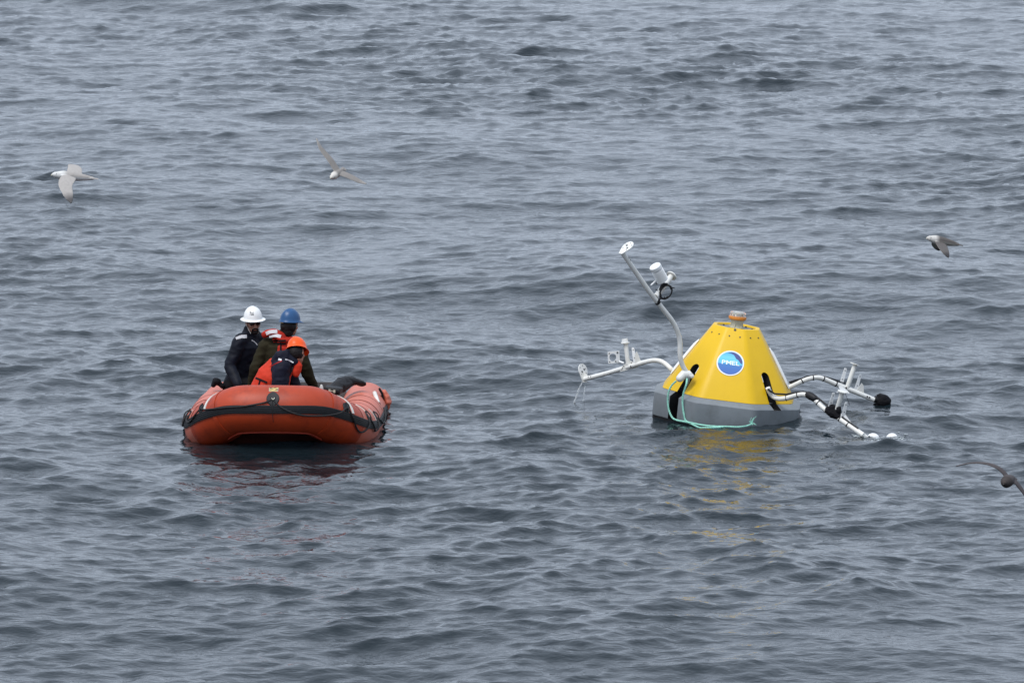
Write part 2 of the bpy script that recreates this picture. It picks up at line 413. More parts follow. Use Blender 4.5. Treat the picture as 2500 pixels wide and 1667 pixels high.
def tube_mesh(s0, s1, n, matfn, rfn=lambda s, a: RT):
    mb = MB(); NA = 40; ss = [s0 + (s1 - s0) * k / n for k in range(n + 1)]
    V = [tube_pt(s, 360 * k / NA, rfn(s, 360 * k / NA)) for s in ss for k in range(NA)]
    mb.v = V
    for i in range(n):
        for k in range(NA):
            j = (k + 1) % NA; mb.f.append([i * NA + k, i * NA + j, (i + 1) * NA + j, (i + 1) * NA + k]); mb.m.append(matfn((ss[i] + ss[i + 1]) / 2))
    return mb
BOWSEG = 1.05
def rtube(s, a):
    r = RT + .002 * math.sin(s * 7 + a / 40)
    e = LMAX - abs(s)
    for q in (.52, BOWSEG, 1.62, 2.2): r -= .004 * math.exp(-((abs(s) - q) / .025) ** 2)
    return r
t_ = tube_mesh(-LMAX, LMAX, 190, lambda s: 0 if abs(s) < BOWSEG else 1, rtube)
for sgn in (-1, 1):                                  # tapered stern cones close the tube
    c, t, o, u = tube_frame(sgn * LMAX); d = t * sgn
    t_.loft([c - d * .01, c + d * .16, c + d * .34, c + d * .44], [RT - .002, RT * .86, RT * .5, RT * .22], side=(0, 0, 1), n=32, mat=1)
tube = t_.build('tube', [M['boat'], M['boatfade']], BOAT)
def band(s0, s1, a0, a1, lift, n, na=4, thick=True):
    """patch following the tube surface"""
    mb = MB(); rows = []
    for i in range(n + 1):
        s = s0 + (s1 - s0) * i / n; row = []
        for k in range(na + 1):
            a = a0 + (a1 - a0) * k / na; row.append(tube_pt(s, a, RT + lift))
        row = [tube_pt(s, a0, RT - .006)] + row + [tube_pt(s, a1, RT - .006)]
        rows.append(row)
    m_ = len(rows[0]); V = [p for r in rows for p in r]; F = []
    for i in range(n):
        for k in range(m_ - 1): F.append([i * m_ + k, i * m_ + k + 1, (i + 1) * m_ + k + 1, (i + 1) * m_ + k])
    F.append(list(range(m_))[::-1]); F.append([n * m_ + k for k in range(m_)])
    return mb.add(V, F)
strake = band(-LMAX + .05, LMAX - .05, -2, 17, .012, 170, 3).build('rubbing_strake', M['strake'], BOAT)
for a in (1.0, 5.2, 9.4, 13.6):
    band(-LMAX + .08, LMAX - .08, a, a + 1.5, .019, 170, 1).build('strake_ridge', M['strake'], strake)
# seams round the tube
for s in (-.52, .52):
    band(s - .018, s + .018, -60, 150, .0035, 2, 24).build('seam_tape', M['boat'], tube)
for s in (1.05, -1.05, 1.45, 1.85, 2.3, -1.45, -1.85, -2.3, 2.8, -2.8):
    band(s - .006, s + .006, 20, 160, .004, 1, 24).build('seam_line', M['dkseam'], tube)
# round towing patch on the bow, pad eye and the maker's badge
def patch(s, a, ws, wa, lift, name, m, parent, n=20):
    mb = MB(); c, t, o, u = tube_frame(s)
    pts = []
    for rr in (1.0, .92, .5):
        for k in range(n):
            q = 2 * math.pi * k / n
            pts.append(tube_pt(s + ws * rr * math.cos(q), a + wa * rr * math.sin(q), RT + (lift if rr < .99 else -.004)))
    F = []
    for l in range(2):
        for k in range(n):
            j = (k + 1) % n; F.append([l * n + k, l * n + j, (l + 1) * n + j, (l + 1) * n + k])
    F.append([2 * n + k for k in range(n)])
    return mb.add(pts, F).build(name, m, parent)
bowp = patch(0.0, 34, .085, 19, .014, 'bow_towing_patch', M['black'], BOAT)
patch(0.0, 36, .040, 9, .022, 'patch_boss', M['black'], bowp)
eye = MB(); q = [tube_pt(.004 + .02 * math.cos(R(d)), 34 + 4.5 * math.sin(R(d)), RT + .028) for d in (200, 240, 280, 320, 350)]
eye.loft(catmull(q, 3), .005, n=8).build('tow_eye', M['offw'], bowp)
bd = band(-.058, .062, 54.5, 70, .004, 4, 6).build('maker_badge', M['badgeg'], BOAT)
band(-.053, .057, 59, 69.3, .0065, 4, 6).build('badge_panel', M['badge'], bd)
def onbow(x, q, lift=.009): return tube_pt(x, q, RT + lift)
zz = MB()
for poly in ([(-.05, 69), (-.005, 69), (-.05, 63.5)], [(.054, 59.3), (.015, 59.3), (.054, 64.5)]):
    zz.add([onbow(*p) for p in poly], [[0, 1, 2]])
zz.add([onbow(.002 - .05, 60.6), onbow(-.040, 59.4), onbow(.036, 68.2), onbow(.050, 69.2), onbow(.030, 69.2)], [[0, 1, 2, 3, 4]])
zz.build('badge_emblem', M['badged'], bd, smooth=False)
band(-.048, .052, 55.4, 58.2, .0065, 4, 2).build('badge_name_strip', M['badge'], bd)
# oval grab patches and white straps over the tube
for s, a, ws, wa in ((-.70, 27, .045, 12), (.66, 30, .045, 13), (1.25, 28, .04, 13), (1.75, 26, .04, 13), (-1.25, 28, .045, 12), (-1.9, 26, .05, 13)):
    p = patch(s, a, ws, wa, .011, 'grab_patch', M['black'], BOAT)
    q = [tube_pt(s + ws * .25, a + wa * k, RT + .013 + .02 * (1 - k * k)) for k in (-1, -.5, 0, .5, 1)]
    MB().loft(catmull(q, 3), .007, n=8).build('grab_loop', M['rope'], p)
for s, w, a0, a1 in ((-.62, .016, 22, 105), (.76, .017, 20, 105), (1.30, .0055, 14, 70), (1.68, .0055, 14, 50), (-1.33, .012, 10, 45)):
    mb = MB(); n = 18; V = []
    for i in range(n + 1):
        a = a0 + (a1 - a0) * i / n; dr = .05 * (i / n - .3) * (1 if s < 0 else -1)
        for k, l in ((-1, -.003), (-1, .008), (1, .008), (1, -.003)): V.append(tube_pt(s + dr + k * w, a, RT + l))
    F = []
    for i in range(n):
        for k in range(4): j = (k + 1) % 4; F.append([i * 4 + k, i * 4 + j, i * 4 + 4 + j, i * 4 + 4 + k])
    F += [[0, 1, 2, 3], [n * 4 + k for k in (3, 2, 1, 0)]]
    mb.add(V, F).build('tube_strap', M['strap'], BOAT, ang=30)
# lifeline looping from patch to patch
def lifeline(anchors, sag):
    pts = []
    for (s0, a0), (s1, a1), sg in zip(anchors, anchors[1:], sag):
        for k in range(7):
            f = k / 7; s = s0 + (s1 - s0) * f; a = a0 + (a1 - a0) * f - sg * 4 * f * (1 - f)
            lift = .014 if not (-4 < a < 19) else .027
            pts.append(tube_pt(s, a, RT + lift))
    s, a = anchors[-1]; pts.append(tube_pt(s, a, RT + .014))
    return pts
for an, sg in (([(0, 32), (-.70, 25), (-1.25, 26), (-1.9, 24), (-2.7, 24)], [16, 20, 22, 24]), ([(0, 32), (.66, 27), (1.25, 24), (1.75, 22), (3.0, 22)], [36, 42, 30, 20])):
    MB().loft(catmull(lifeline(an, sg), 3), .0095, n=8).build('lifeline', M['rope'], BOAT)
# thin painter hanging from the tow patch
MB().loft([tube_pt(-.006, 33, RT + .026), tube_pt(-.006, 20, RT + .02), tube_pt(-.004, 8, RT + .022), tube_pt(-.003, -4, RT + .02), tube_pt(.006, -22, RT + .01)], .003, n=6).build('painter', M['rope'], BOAT)
# hull fabric under the tube with a raised seam, deck, transom
def tube_at_y(y, side):
    best = min((p for p in TP if p.x * side >= 0), key=lambda p: abs(p.y - y)); return best
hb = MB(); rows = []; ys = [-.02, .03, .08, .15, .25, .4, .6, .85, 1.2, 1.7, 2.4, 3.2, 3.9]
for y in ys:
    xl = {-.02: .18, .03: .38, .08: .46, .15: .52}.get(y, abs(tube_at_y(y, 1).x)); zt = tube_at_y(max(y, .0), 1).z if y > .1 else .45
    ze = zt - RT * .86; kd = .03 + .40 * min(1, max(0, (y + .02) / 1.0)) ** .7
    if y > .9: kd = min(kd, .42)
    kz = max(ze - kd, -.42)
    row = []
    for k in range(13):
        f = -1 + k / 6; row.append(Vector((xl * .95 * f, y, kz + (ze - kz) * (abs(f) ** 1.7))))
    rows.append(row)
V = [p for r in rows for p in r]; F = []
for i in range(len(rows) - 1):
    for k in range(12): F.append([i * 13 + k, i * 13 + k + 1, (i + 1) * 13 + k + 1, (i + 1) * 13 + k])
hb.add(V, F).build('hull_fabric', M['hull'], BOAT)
q = []
for s in np.linspace(-.62, .62, 21):
    q.append(tube_pt(s, -60 - 20 * (abs(s) / .62) ** 2, RT + .004))
MB().loft(catmull(q, 2), .009, n=8).build('hull_seam', M['seam'], tube)
db = MB(); rows = []
for y in (.5, .9, 1.4, 2.0, 3.0, 3.8):
    p = tube_at_y(y, 1); rows += [Vector((-p.x * .95, y, p.z - .16)), Vector((p.x * .95, y, p.z - .16))]
db.add(rows, [[2 * i, 2 * i + 1, 2 * i + 3, 2 * i + 2] for i in range(5)]).build('deck', M['plate'], BOAT)
MB().box((0, 3.80, .06), (.60, .025, .22), bev=.012).build('transom', M['plate'], BOAT)
BM = BOAT.matrix_basis.copy()
BI = BM.inverted()
def bw(p): return BM @ Vector(p)
DECK = lambda y: tube_at_y(y, 1).z - .16

# loose gear lying in the boat -------------------------------------------------
def gear(name, loc): return empty(name, loc)
mb = MB(); Yg = 74.25
pts = [Z1(1400, 890, Yg - .35), Z1(1460, 855, Yg - .25), Z1(1520, 815, Yg - .1), Z1(1590, 805, Yg), Z1(1650, 808, Yg + .05), Z1(1690, 825, Yg + .1)]
o = fused('black_gear_bag', MB().loft(catmull(pts, 4), [(.02, .05)] + [(.035 + .035 * math.sin(math.pi * min(1, k / 16)), .08) for k in range(1, 21)], side=(0, 0, 1), n=14)
          .loft([Z1(1500, 800, Yg), Z1(1520, 775, Yg), Z1(1560, 772, Yg)], .008, n=6).loft([Z1(1440, 900, Yg - .3), Z1(1500, 860, Yg - .2), Z1(1560, 830, Yg - .1)], [.05, .07, .06], n=10), M['black'], None, .009, 3, .006, 14)
tag(o, 'limp black rubber bag draped over the faded orange side tube', 'bag')
cl = Z1(1430, 885, 73.6); ax = (Vector((.97, -.2, -.12)).normalized(), Vector((.2, .97, 0)).normalized(), Vector((.1, 0, 1)).normalized())
ec = empty('equipment_case', cl - Vector((0, 0, .1)))
MB().box((0, 0, .1), (.095, .07, .035), ax, bev=.008).build('case_body', M['black'], ec)
fr_ = MB(); P0 = Vector((0, 0, .1)) - ax[1] * .073
fr_.box(P0 - ax[2] * .004 - ax[0] * .028, (.012, .003, .016), ax); fr_.box(P0 - ax[2] * .004 + ax[0] * .028, (.012, .003, .016), ax); fr_.box(P0 - ax[2] * .004, (.018, .003, .005), ax)
fr_.build('case_label', M['offw'], ec, smooth=False)
MB().box(Vector((-.16, .03, .085)), (.075, .03, .025), ax, bev=.008).build('case_arm', M['black'], ec)
tag(ec, 'black case with pale bracket mark beside the limp black bag', 'case')
p = Z1(1318, 868, 73.5); o = MB().loft([p + Vector((0, 0, -.10)), p + Vector((0, 0, -.02)), p + Vector((0, 0, .015)), p + Vector((0, 0, .028))], [.020, .020, .020, .013], n=16).build('white_bottle', M['strap'])
tag(o, 'small upright white bottle beside the olive sleeve and black case', 'bottle')
Yl = 74.4
pts = [Z1(395, 850, Yl), Z1(365, 825, Yl), Z1(340, 805, Yl), Z1(318, 815, Yl), Z1(310, 840, Yl)]
o = fused('black_pouch', MB().loft(catmull(pts, 3), [(.03, .05)] * 4 + [(.045, .06)] * 5 + [(.03, .05)] * 4, n=12), M['blackcloth'], None, .009, 3, .005, 12)
tag(o, 'small black pouch perched on the tube beside the seated person', 'pouch')
# float bag and paddle lashed to the stern quarter
Yq = 74.9
hb = empty('float_bag', Z1(1930, 980, Yq))
c0 = hb.location.copy()
f_ = fused('bag_body', MB().loft([Z1(1905, 905, Yq) - c0, Z1(1925, 950, Yq) - c0, Z1(1935, 1000, Yq) - c0, Z1(1930, 1050, Yq) - c0], [(.05, .03), (.075, .045), (.075, .05), (.045, .035)], side=(0, 1, 0), n=14), M['boatfade'], hb, .009, 3, .006, 12)
MB().loft([Z1(1862, 880, Yq - .1) - c0, Z1(1885, 920, Yq - .08) - c0, Z1(1893, 1000, Yq - .08) - c0, Z1(1885, 1080, Yq - .1) - c0, Z1(1868, 1125, Yq - .1) - c0], [(.035, .014)] * 5, side=(0, 1, 0), n=10).build('strap', M['blackcloth'], hb)
MB().loft([Z1(1895, 1060, Yq - .08) - c0, Z1(1908, 1110, Yq - .08) - c0, Z1(1918, 1158, Yq - .08) - c0], .004, n=6).build('cord', M['rope'], hb)
tag(hb, 'faded orange float bag with black straps hanging at the stern quarter', 'float')
pd = empty('paddle', Z1(1825, 960, 74.2)); c0 = pd.location.copy()
MB().loft([Z1(1815, 915, 74.25) - c0, Z1(1830, 960, 74.15) - c0, Z1(1850, 1010, 74.05) - c0], [.024, .026, .022], n=14).build('grip', M['strap'], pd)
MB().loft([Z1(1850, 1010, 74.05) - c0, Z1(1866, 1055, 74.0) - c0, Z1(1874, 1100, 73.95) - c0], [.022, .020, .016], n=12).build('blade', M['black'], pd)
tag(pd, 'white and black paddle handle lashed outside the side tube', 'paddle')

# ------------------------------------------------------------------ people
def frame_from(yaw, pitch=0, roll=0):
    """head axes: x forward, y left, z up; yaw measured from +x counter-clockwise, pitch>0 looks down"""
    m = Matrix.Rotation(R(yaw), 3, 'Z') @ Matrix.Rotation(R(pitch), 3, 'Y') @ Matrix.Rotation(R(roll), 3, 'X')
    return m.col[0].copy(), m.col[1].copy(), m.col[2].copy()
def hat(parent, c, F, L, U, m, full, name='hard_hat'):
    """c = point at the middle of the brim plane"""
    def rim(q): return 1 / math.sqrt((math.cos(q) / .128) ** 2 + (math.sin(q) / .108) ** 2)
    mb = MB(); NA = 48; prof = []
    for k in range(11):
        t = math.pi / 2 * k / 10; prof.append((math.sin(t) ** .9, .135 * math.cos(t) ** .85 if k < 10 else 0, 0))
    rows = []
    for j, (rr, z, _) in enumerate(prof):
        row = []
        for k in range(NA):
            q = 2 * math.pi * k / NA; r = rim(q) * rr * (.90 + .10 * (1 - z / .135))
            x, y = r * math.cos(q), r * math.sin(q); zz = z
            if not full:
                if abs(y) < .020 and z > .03: zz += .006 if abs(y) < .014 else .002
            else:
                if abs(y) < .016 and z > .03: zz += .004
            row.append(c + F * x + L * y + U * zz)
        rows.append(row)
    for e, dz in ((.35, -.004), (1.0, -.014), (1.0, -.018), (.3, -.010), (-.1, -.006)):
        row = []
        for k in range(NA):
            q = 2 * math.pi * k / NA
            b = .036 if full else .010 + .045 * max(0, math.cos(q)) ** 3
            r = rim(q) + b * e - (.004 if e < 0 else 0)
            row.append(c + F * (r * math.cos(q)) + L * (r * math.sin(q)) + U * (dz - (.012 * max(0, math.cos(q)) ** 3 * max(e, 0) if not full else 0)))
        rows.append(row)
    V = [p for r in rows for p in r]; Fc = []
    for i in range(len(rows) - 1):
        for k in range(NA): j = (k + 1) % NA; Fc.append([i * NA + k, i * NA + j, (i + 1) * NA + j, (i + 1) * NA + k])
    h = mb.add(V, Fc).build(name, m, parent, ang=60)
    def surf(q, z):           # point on the dome at azimuth q, height z
        kz = (z / .135) ** (1 / .85); t = math.acos(min(1, kz)); rr = math.sin(t) ** .9
        r = rim(q) * rr * (.90 + .10 * (1 - z / .135)) + .0035
        return c + F * (r * math.cos(q)) + L * (r * math.sin(q)) + U * z
    return h, surf
def head_parts(mb, c, F, L, U):
    """skull, jaw, nose, ears, brow; c = head centre"""
    mb.ell(c + U * .02, (.098, .076, .105), (F, L, U))
    mb.ell(c + F * .03 - U * .055, (.062, .056, .062), (F, L, U))
    mb.ell(c + F * .065 - U * .092, (.026, .026, .022), (F, L, U), 10, 8)
    mb.loft([c + F * .088 + U * .012, c + F * .106 - U * .018, c + F * .112 - U * .030], [.009, .013, .016], n=8)
    mb.ell(c + F * .092 - U * .064, (.012, .026, .011), (F, L, U), 10, 8)
    mb.ell(c + F * .086 + U * .028, (.015, .055, .012), (F, L, U), 12, 8)
    for s in (-1, 1):
        mb.ell(c + L * (.078 * s) - F * .005 - U * .005, (.020, .010, .032), (F, L, U), 10, 8)
        mb.ell(c + F * .062 + L * (.040 * s) - U * .022, (.028, .024, .024), (F, L, U), 10, 8)
def hand_parts(mb, w, d, nrm):
    """palm and five curled fingers from the wrist w along d; nrm = palm normal"""
    d = Vector(d).normalized(); n = (Vector(nrm) - d * Vector(nrm).dot(d)).normalized(); s = d.cross(n)
    mb.loft([w, w + d * .045, w + d * .09], [(.026, .020), (.040, .017), (.042, .014)], side=s, n=10)
    for k, (o_, ln) in enumerate(((-.032, .068), (-.011, .078), (.011, .072), (.031, .056))):
        a = w + d * .09 + s * o_
        mb.loft([a, a + d * ln * .45 + n * .008, a + d * ln * .75 + n * .026, a + d * ln * .85 + n * .046], [.0098, .009, .0085, .0078], n=8)
    a = w + d * .03 - s * .034
    mb.loft([a, a + d * .03 - s * .022 + n * .006, a + d * .06 - s * .026 + n * .018], [.012, .0105, .009], n=8)
def person(label, J, cloth, hatm, full, headF, group=None):
    base = Vector(J['base']); P = {k: Vector(v) - base for k, v in J.items() if isinstance(v, Vector)}
    E = empty('person', base); tag(E, label, 'person')
    F, L, U = headF; hc = P['head']
    body = MB(); head_parts(body, hc, F, L, U)
    body.loft([P['neck'] - Vector((0, 0, .06)), P['neck'], hc - U * .06 - F * .01], [.060, .055, .055], n=14)
    sv = (P['shR'] - P['shL']).normalized(); fw = sv.cross(Vector((0, 0, 1))).normalized()
    up = (P['neck'] - P['hip']).normalized()
    tor = [P['hip'] - up * .04, P['hip'] + up * .10, P['hip'].lerp(P['neck'], .55), P['neck'] - up * .12, P['neck'] - up * .03]
    def torso(mb, g): mb.loft(catmull(tor, 4), [(a + g, b_ + g) for a, b_ in zip(np.interp(np.linspace(0, 1, 17), [0, .25, .55, .8, 1], [.165, .155, .175, .185, .075]), np.interp(np.linspace(0, 1, 17), [0, .25, .55, .8, 1], [.115, .11, .125, .115, .07]))], side=sv, n=22)
    torso(body, -.02)
    legs = []
    for s in 'LR':
        hp = P['hip'] + sv * (.09 if s == 'R' else -.09)
        legs.append((hp, P['kn' + s], P['an' + s], P['toe' + s]))
        body.loft([P['sh' + s], P['el' + s], P['wr' + s]], [.050, .040, .028], n=10)
        hand_parts(body, P['wr' + s], P['wr' + s] - P['el' + s], J.get('palm', (0, 0, -1)))
        body.loft([hp, P['kn' + s], P['an' + s]], [.075, .055, .04], n=10)
    fused('body', body, M['skin'], E, .0065, 3)
    jk = MB(); torso(jk, .018)
    for s in 'LR':
        sh, el, wr = P['sh' + s], P['el' + s], P['wr' + s]
        jk.loft(catmull([P['neck'] - up * .06, sh + (P['neck'] - sh) * .15, sh.lerp(el, .12), sh.lerp(el, .6), el, el.lerp(wr, .5), wr], 3),
                list(np.interp(np.linspace(0, 1, 19), [0, .17, .33, .5, .67, .83, 1], [.07, .088, .084, .076, .072, .062, .050])), n=16)
    jk.loft([P['neck'] - up * .05, P['neck'] + up * .005, P['neck'] + up * .045 - F * .01], [(.095, .085), (.085, .082), (.078, .078)], side=sv, n=18)
    for fn in J.get('jk_extra', []): fn(jk, P, base)
    jacket = fused('jacket', jk, cloth, E, .011, 4, .011, 7)
    tr = MB()
    for hp, kn, an, toe in legs:
        tr.loft(catmull([hp, hp.lerp(kn, .5), kn, kn.lerp(an, .5), an], 3), list(np.interp(np.linspace(0, 1, 13), [0, .5, 1], [.105, .085, .06])), n=14)
    tr.loft([P['hip'] - up * .05, P['hip'] + up * .06], [(.175, .125), (.17, .12)], side=sv, n=18)
    fused('trousers', tr, M['trousers'], E, .012, 4, .008, 7)
    for hp, kn, an, toe in legs:
        MB().loft([an, an.lerp(toe, .45), toe], [(.048, .05), (.046, .045), (.042, .032)], n=12).build('boot', M['black'], E)
    h, surf = hat(E, hc + U * .058 + F * .004, F, L, U, hatm, full)
    for s in (-1, 1): MB().ell(hc + F * .082 + L * (.032 * s) + U * .006, (.012, .014, .010), (F, L, U), 10, 8).build('eye', M['eye'], E)
    return E, P, (hc, F, L, U), jacket, h, surf
VX = Vector
# --- person sitting on the far side tube, face turned to the ship
Ya = 74.5
hc = Z2(664, 395, Ya - .02)
JA = dict(head=hc, neck=Z2(640, 590, Ya + .03), hip=Z2(400, 1440, Ya + .02), shR=Z2(450, 700, Ya - .10), shL=Z2(850, 690, Ya + .16),
          elR=Z2(285, 1130, Ya - .16), elL=Z2(900, 1100, Ya + .20), wrR=Z2(420, 1420, Ya - .34), wrL=Z2(850, 1400, Ya + .02),
          knR=VX((0, 0, 0)), knL=VX((0, 0, 0)), anR=VX((0, 0, 0)), anL=VX((0, 0, 0)), toeR=VX((0, 0, 0)), toeL=VX((0, 0, 0)), base=VX((0, 0, 0)))
hip = JA['hip']
for s, dx, dy in (('R', .40, -.20), ('L', .42, .06)):
    JA['kn' + s] = hip + VX((dx, dy, .02)); JA['an' + s] = VX((hip.x + dx - .02, hip.y + dy - .03, .01)); JA['toe' + s] = JA['an' + s] + VX((.15, -.04, -.03))
JA['base'] = VX((hip.x + .2, hip.y, hip.z - .14))
def coll(mb, P, b):
    mb.loft([P['neck'] + VX((-.02, .03, -.06)), P['neck'] + VX((0, .03, .03))], [(.12, .11), (.10, .09)], n=16)
JA['jk_extra'] = [coll]
fA = frame_from(-72, 5, 2)
A, PA, (hc, F, L, U), jkA, hA, surf = person('person in white full-brim hard hat and navy jacket sitting on the far tube', JA, M['navy'], M['hatw'], True, fA)
gl = MB()
for s in (-1, 1): gl.ell(hc + F * .092 + L * (.036 * s) + U * .008, (.014, .033, .022), (F, L, U), 12, 8)
gl.loft([hc + F * .10 - L * .03 + U * .012, hc + F * .106 + U * .014, hc + F * .10 + L * .03 + U * .012], .006, n=8)
for s in (-1, 1): gl.loft([hc + F * .085 + L * (.068 * s) + U * .012, hc + L * (.084 * s) + U * .014], .005, n=8)
fused('sunglasses', gl, M['lens'], A, .004, 2)
bd_ = MB(); bd_.ell(hc + F * .074 - U * .098, (.036, .036, .030), (F, L, U), 14, 10)
for s in (-1, 1): bd_.loft([hc + F * .108 + L * .004 * s - U * .047, hc + F * .098 + L * .032 * s - U * .056, hc + F * .086 + L * .036 * s - U * .090], [.009, .010, .011], n=8)
fused('beard', bd_, M['hair'], A, .005, 3, .002, 60)
hr = MB(); hr.ell(hc - F * .030 + U * .004, (.085, .083, .085), (F, L, U)); fused('hair', hr, M['hair'], A, .008, 3)
MB().loft([hc + L * .088 + U * .05, hc + F * .03 + L * .080 - U * .03, hc + F * .060 + L * .045 - U * .110], .0035, n=6).build('chin_strap', M['strap'], A)
MB().loft([hc - L * .088 + U * .05, hc + F * .03 - L * .080 - U * .03, hc + F * .060 - L * .045 - U * .110], .0035, n=6).build('chin_strap', M['strap'], A)
# lettering printed on the hat shell
def text_mesh(s, size, off=0.0):
    cu = bpy.data.curves.new('t', 'FONT'); cu.body = s; cu.size = size; cu.align_x = 'LEFT'; cu.resolution_u = 3; cu.offset = off
    o = bpy.data.objects.new('t', cu); COL.objects.link(o)
    dg = bpy.context.evaluated_depsgraph_get(); dg.update(); me = bpy.data.meshes.new_from_object(o.evaluated_get(dg)); bpy.data.objects.remove(o); return me
me = text_mesh('TLE', .036, .0011)
for v in me.vertices:
    z = .060 + v.co.y * 1.25
    q = R(-38) + v.co.x / .118
    v.co = surf(q, z)
me.materials.append(M['ink']); link('hat_lettering', me, hA)
def ribbon(parent, pts, w, m, name, side, t=.004):
    return MB().loft(catmull(pts, 4), [(w, t)] * ((len(pts) - 1) * 4 + 1), side=side, n=8).build(name, m, parent)
b0 = JA['base']
def on_cloth(ob, pts, lift=.004):
    """push pixel-placed points onto the garment surface along the line of sight"""
    out = []
    cm = VX((0, 0, CAM_H))
    for p in pts:
        o_ = cm - VX(ob.parent.location); d = (VX(p) - VX(ob.parent.location)) - o_; d.normalize()
        ok, loc, nn, _ = ob.ray_cast(o_, d)
        if ok: out.append(loc + nn * lift)
    return out
def tape(parent, ob, pts, w, m, name, lift=.004, n=5):
    P = on_cloth(ob, catmull(pts, n), lift); V = []; F = []
    for i, p in enumerate(P):
        t = (P[min(i + 1, len(P) - 1)] - P[max(i - 1, 0)]).normalized(); d = (p + VX(parent.location if parent.type == 'EMPTY' else parent.parent.location) - VX((0, 0, CAM_H))).normalized()
        s = t.cross(d).normalized()
        V += [p + s * w - d * .003, p - s * w - d * .003, p - s * w + d * .012, p + s * w + d * .012]
    for i in range(len(P) - 1):
        for k in range(4): j = (k + 1) % 4; F.append([i * 4 + k, i * 4 + j, i * 4 + 4 + j, i * 4 + 4 + k])
    F += [[0, 1, 2, 3], [(len(P) - 1) * 4 + k for k in (3, 2, 1, 0)]]
    return MB().add(V, F).build(name, m, parent, ang=30)
bpy.context.view_layer.update()
tape(A, jkA, [Z2(385, 665, Ya), Z2(470, 630, Ya), Z2(560, 622, Ya)], .020, M['refl'], 'reflective_stripe')
tape(A, jkA, [Z2(640, 685, Ya), Z2(690, 715, Ya), Z2(735, 765, Ya)], .005, M['refl'], 'jacket_piping')

# --- person kneeling with their back to the ship, blue hat
Yb = 74.0
hc = Z2(1275, 440, Yb)
JB = dict(head=hc, neck=Z2(1190, 660, Yb + .0), hip=Z2(1080, 1500, Yb + .02), shL=Z2(880, 770, Yb + .02), shR=Z2(1420, 790, Yb + .06),
          elL=Z2(715, 1150, Yb + .0), elR=Z2(1545, 1180, Yb + .10), wrL=Z2(640, 1480, Yb + .12), wrR=Z2(1700, 1490, Yb + .24), base=VX((0, 0, 0)), palm=(0, 1, 0))
hip = JB['hip']; dk = DECK(2.4) + .02
for s, dx in (('L', -.12), ('R', .12)):
    JB['kn' + s] = VX((hip.x + dx + .06, hip.y + .36, dk + .08)); JB['an' + s] = VX((hip.x + dx, hip.y - .06, dk + .07)); JB['toe' + s] = JB['an' + s] + VX((-.02, -.16, -.02))
JB['base'] = VX((hip.x, hip.y, dk))
fB = frame_from(44, 4, 0)
B, PB, (hc, F, L, U), jkB, hB, _ = person('person in blue hard hat and olive jacket kneeling with back turned', JB, M['olive'], M['hatb'], False, fB)
hr = MB(); hr.ell(hc - F * .02 - U * .005, (.098, .090, .105), (F, L, U)); hr.ell(hc - F * .035 - U * .075, (.07, .075, .075), (F, L, U)); hr.ell(hc - F * .01 - L * .088 - U * .015, (.028, .014, .040), (F, L, U))
fused('hair', hr, M['hair'], B, .008, 3, .004, 25)
MB().box(hc - F * .121 + U * .042, (.002, .022, .010), (F, L, U)).build('hat_label', M['badge'], hB, smooth=False)
def vest_mb(P, sv, up, g0, lo, hi, base=None):
    mb = MB(); fw = up.cross(sv)
    mb.loft(catmull([P['hip'].lerp(P['neck'], lo), P['hip'].lerp(P['neck'], (lo + hi) / 2), P['hip'].lerp(P['neck'], hi)], 5), list(zip(np.interp(np.linspace(0, 1, 11), [0, .5, 1], [.20, .21, .15]) + g0, np.interp(np.linspace(0, 1, 11), [0, .5, 1], [.155, .165, .13]) + g0)), side=sv, n=22)
    return mb
sv = (PB['shR'] - PB['shL']).normalized(); up = (PB['neck'] - PB['hip']).normalized(); fw = up.cross(sv)
vb = MB()
vb.loft(catmull([PB['hip'].lerp(PB['neck'], .30), PB['hip'].lerp(PB['neck'], .55), PB['hip'].lerp(PB['neck'], .80), PB['neck'] - up * .05], 4), [(.155, .165)] * 4 + [(.135, .16)] * 4 + [(.12, .15)] * 3 + [(.10, .13)] * 2, side=sv, n=20)
vb.loft(catmull([PB['shL'] + sv * .10 - VX((0, .02, 0)) + VX((0, 0, .03)), PB['neck'] + VX((-.10, -.05, .045)), PB['neck'] + VX((-.02, -.10, .01)), PB['neck'] + VX((.09, -.06, .0))], 4), [(.058, .03)] * 13, side=(0, 1, .3), n=14)
vb.loft(catmull([Z2(855, 590, Yb - .03) - VX(B.location), Z2(930, 560, Yb - .08) - VX(B.location), Z2(1030, 555, Yb - .10) - VX(B.location), Z2(1120, 600, Yb - .10) - VX(B.location), Z2(1170, 640, Yb - .10) - VX(B.location)], 3), [(.042, .035)] * 13, n=14)
M['vestred'] = mat('dark_red_vest_cloth', (.36, .020, .010), .75, .15, 10, .004, 30, spec=.2)
vB = fused('life_vest', vb, M['vestred'], B, .010, 3, .006, 9)
bpy.context.view_layer.update()
for (x0, y0, x1, y1, w) in ((870, 580, 1020, 640, .014), (930, 545, 1080, 625, .014)):
    pass
tape(B, vB, [Z2(885, 575, Yb), Z2(960, 545, Yb), Z2(1070, 540, Yb)], .020, M['refl'], 'reflective_stripe')
tape(B, vB, [Z2(935, 612, Yb), Z2(1030, 600, Yb), Z2(1130, 625, Yb)], .019, M['refl'], 'reflective_stripe')
tape(B, vB, [Z2(1000, 690, Yb), Z2(1100, 690, Yb), Z2(1210, 690, Yb)], .010, M['blackcloth'], 'vest_strap')
tape(B, vB, [Z2(1010, 745, Yb), Z2(1100, 745, Yb), Z2(1210, 745, Yb)], .010, M['blackcloth'], 'vest_strap')
tape(B, vB, [Z2(1020, 720, Yb), Z2(1022, 800, Yb), Z2(1024, 860, Yb)], .010, M['blackcloth'], 'vest_strap')
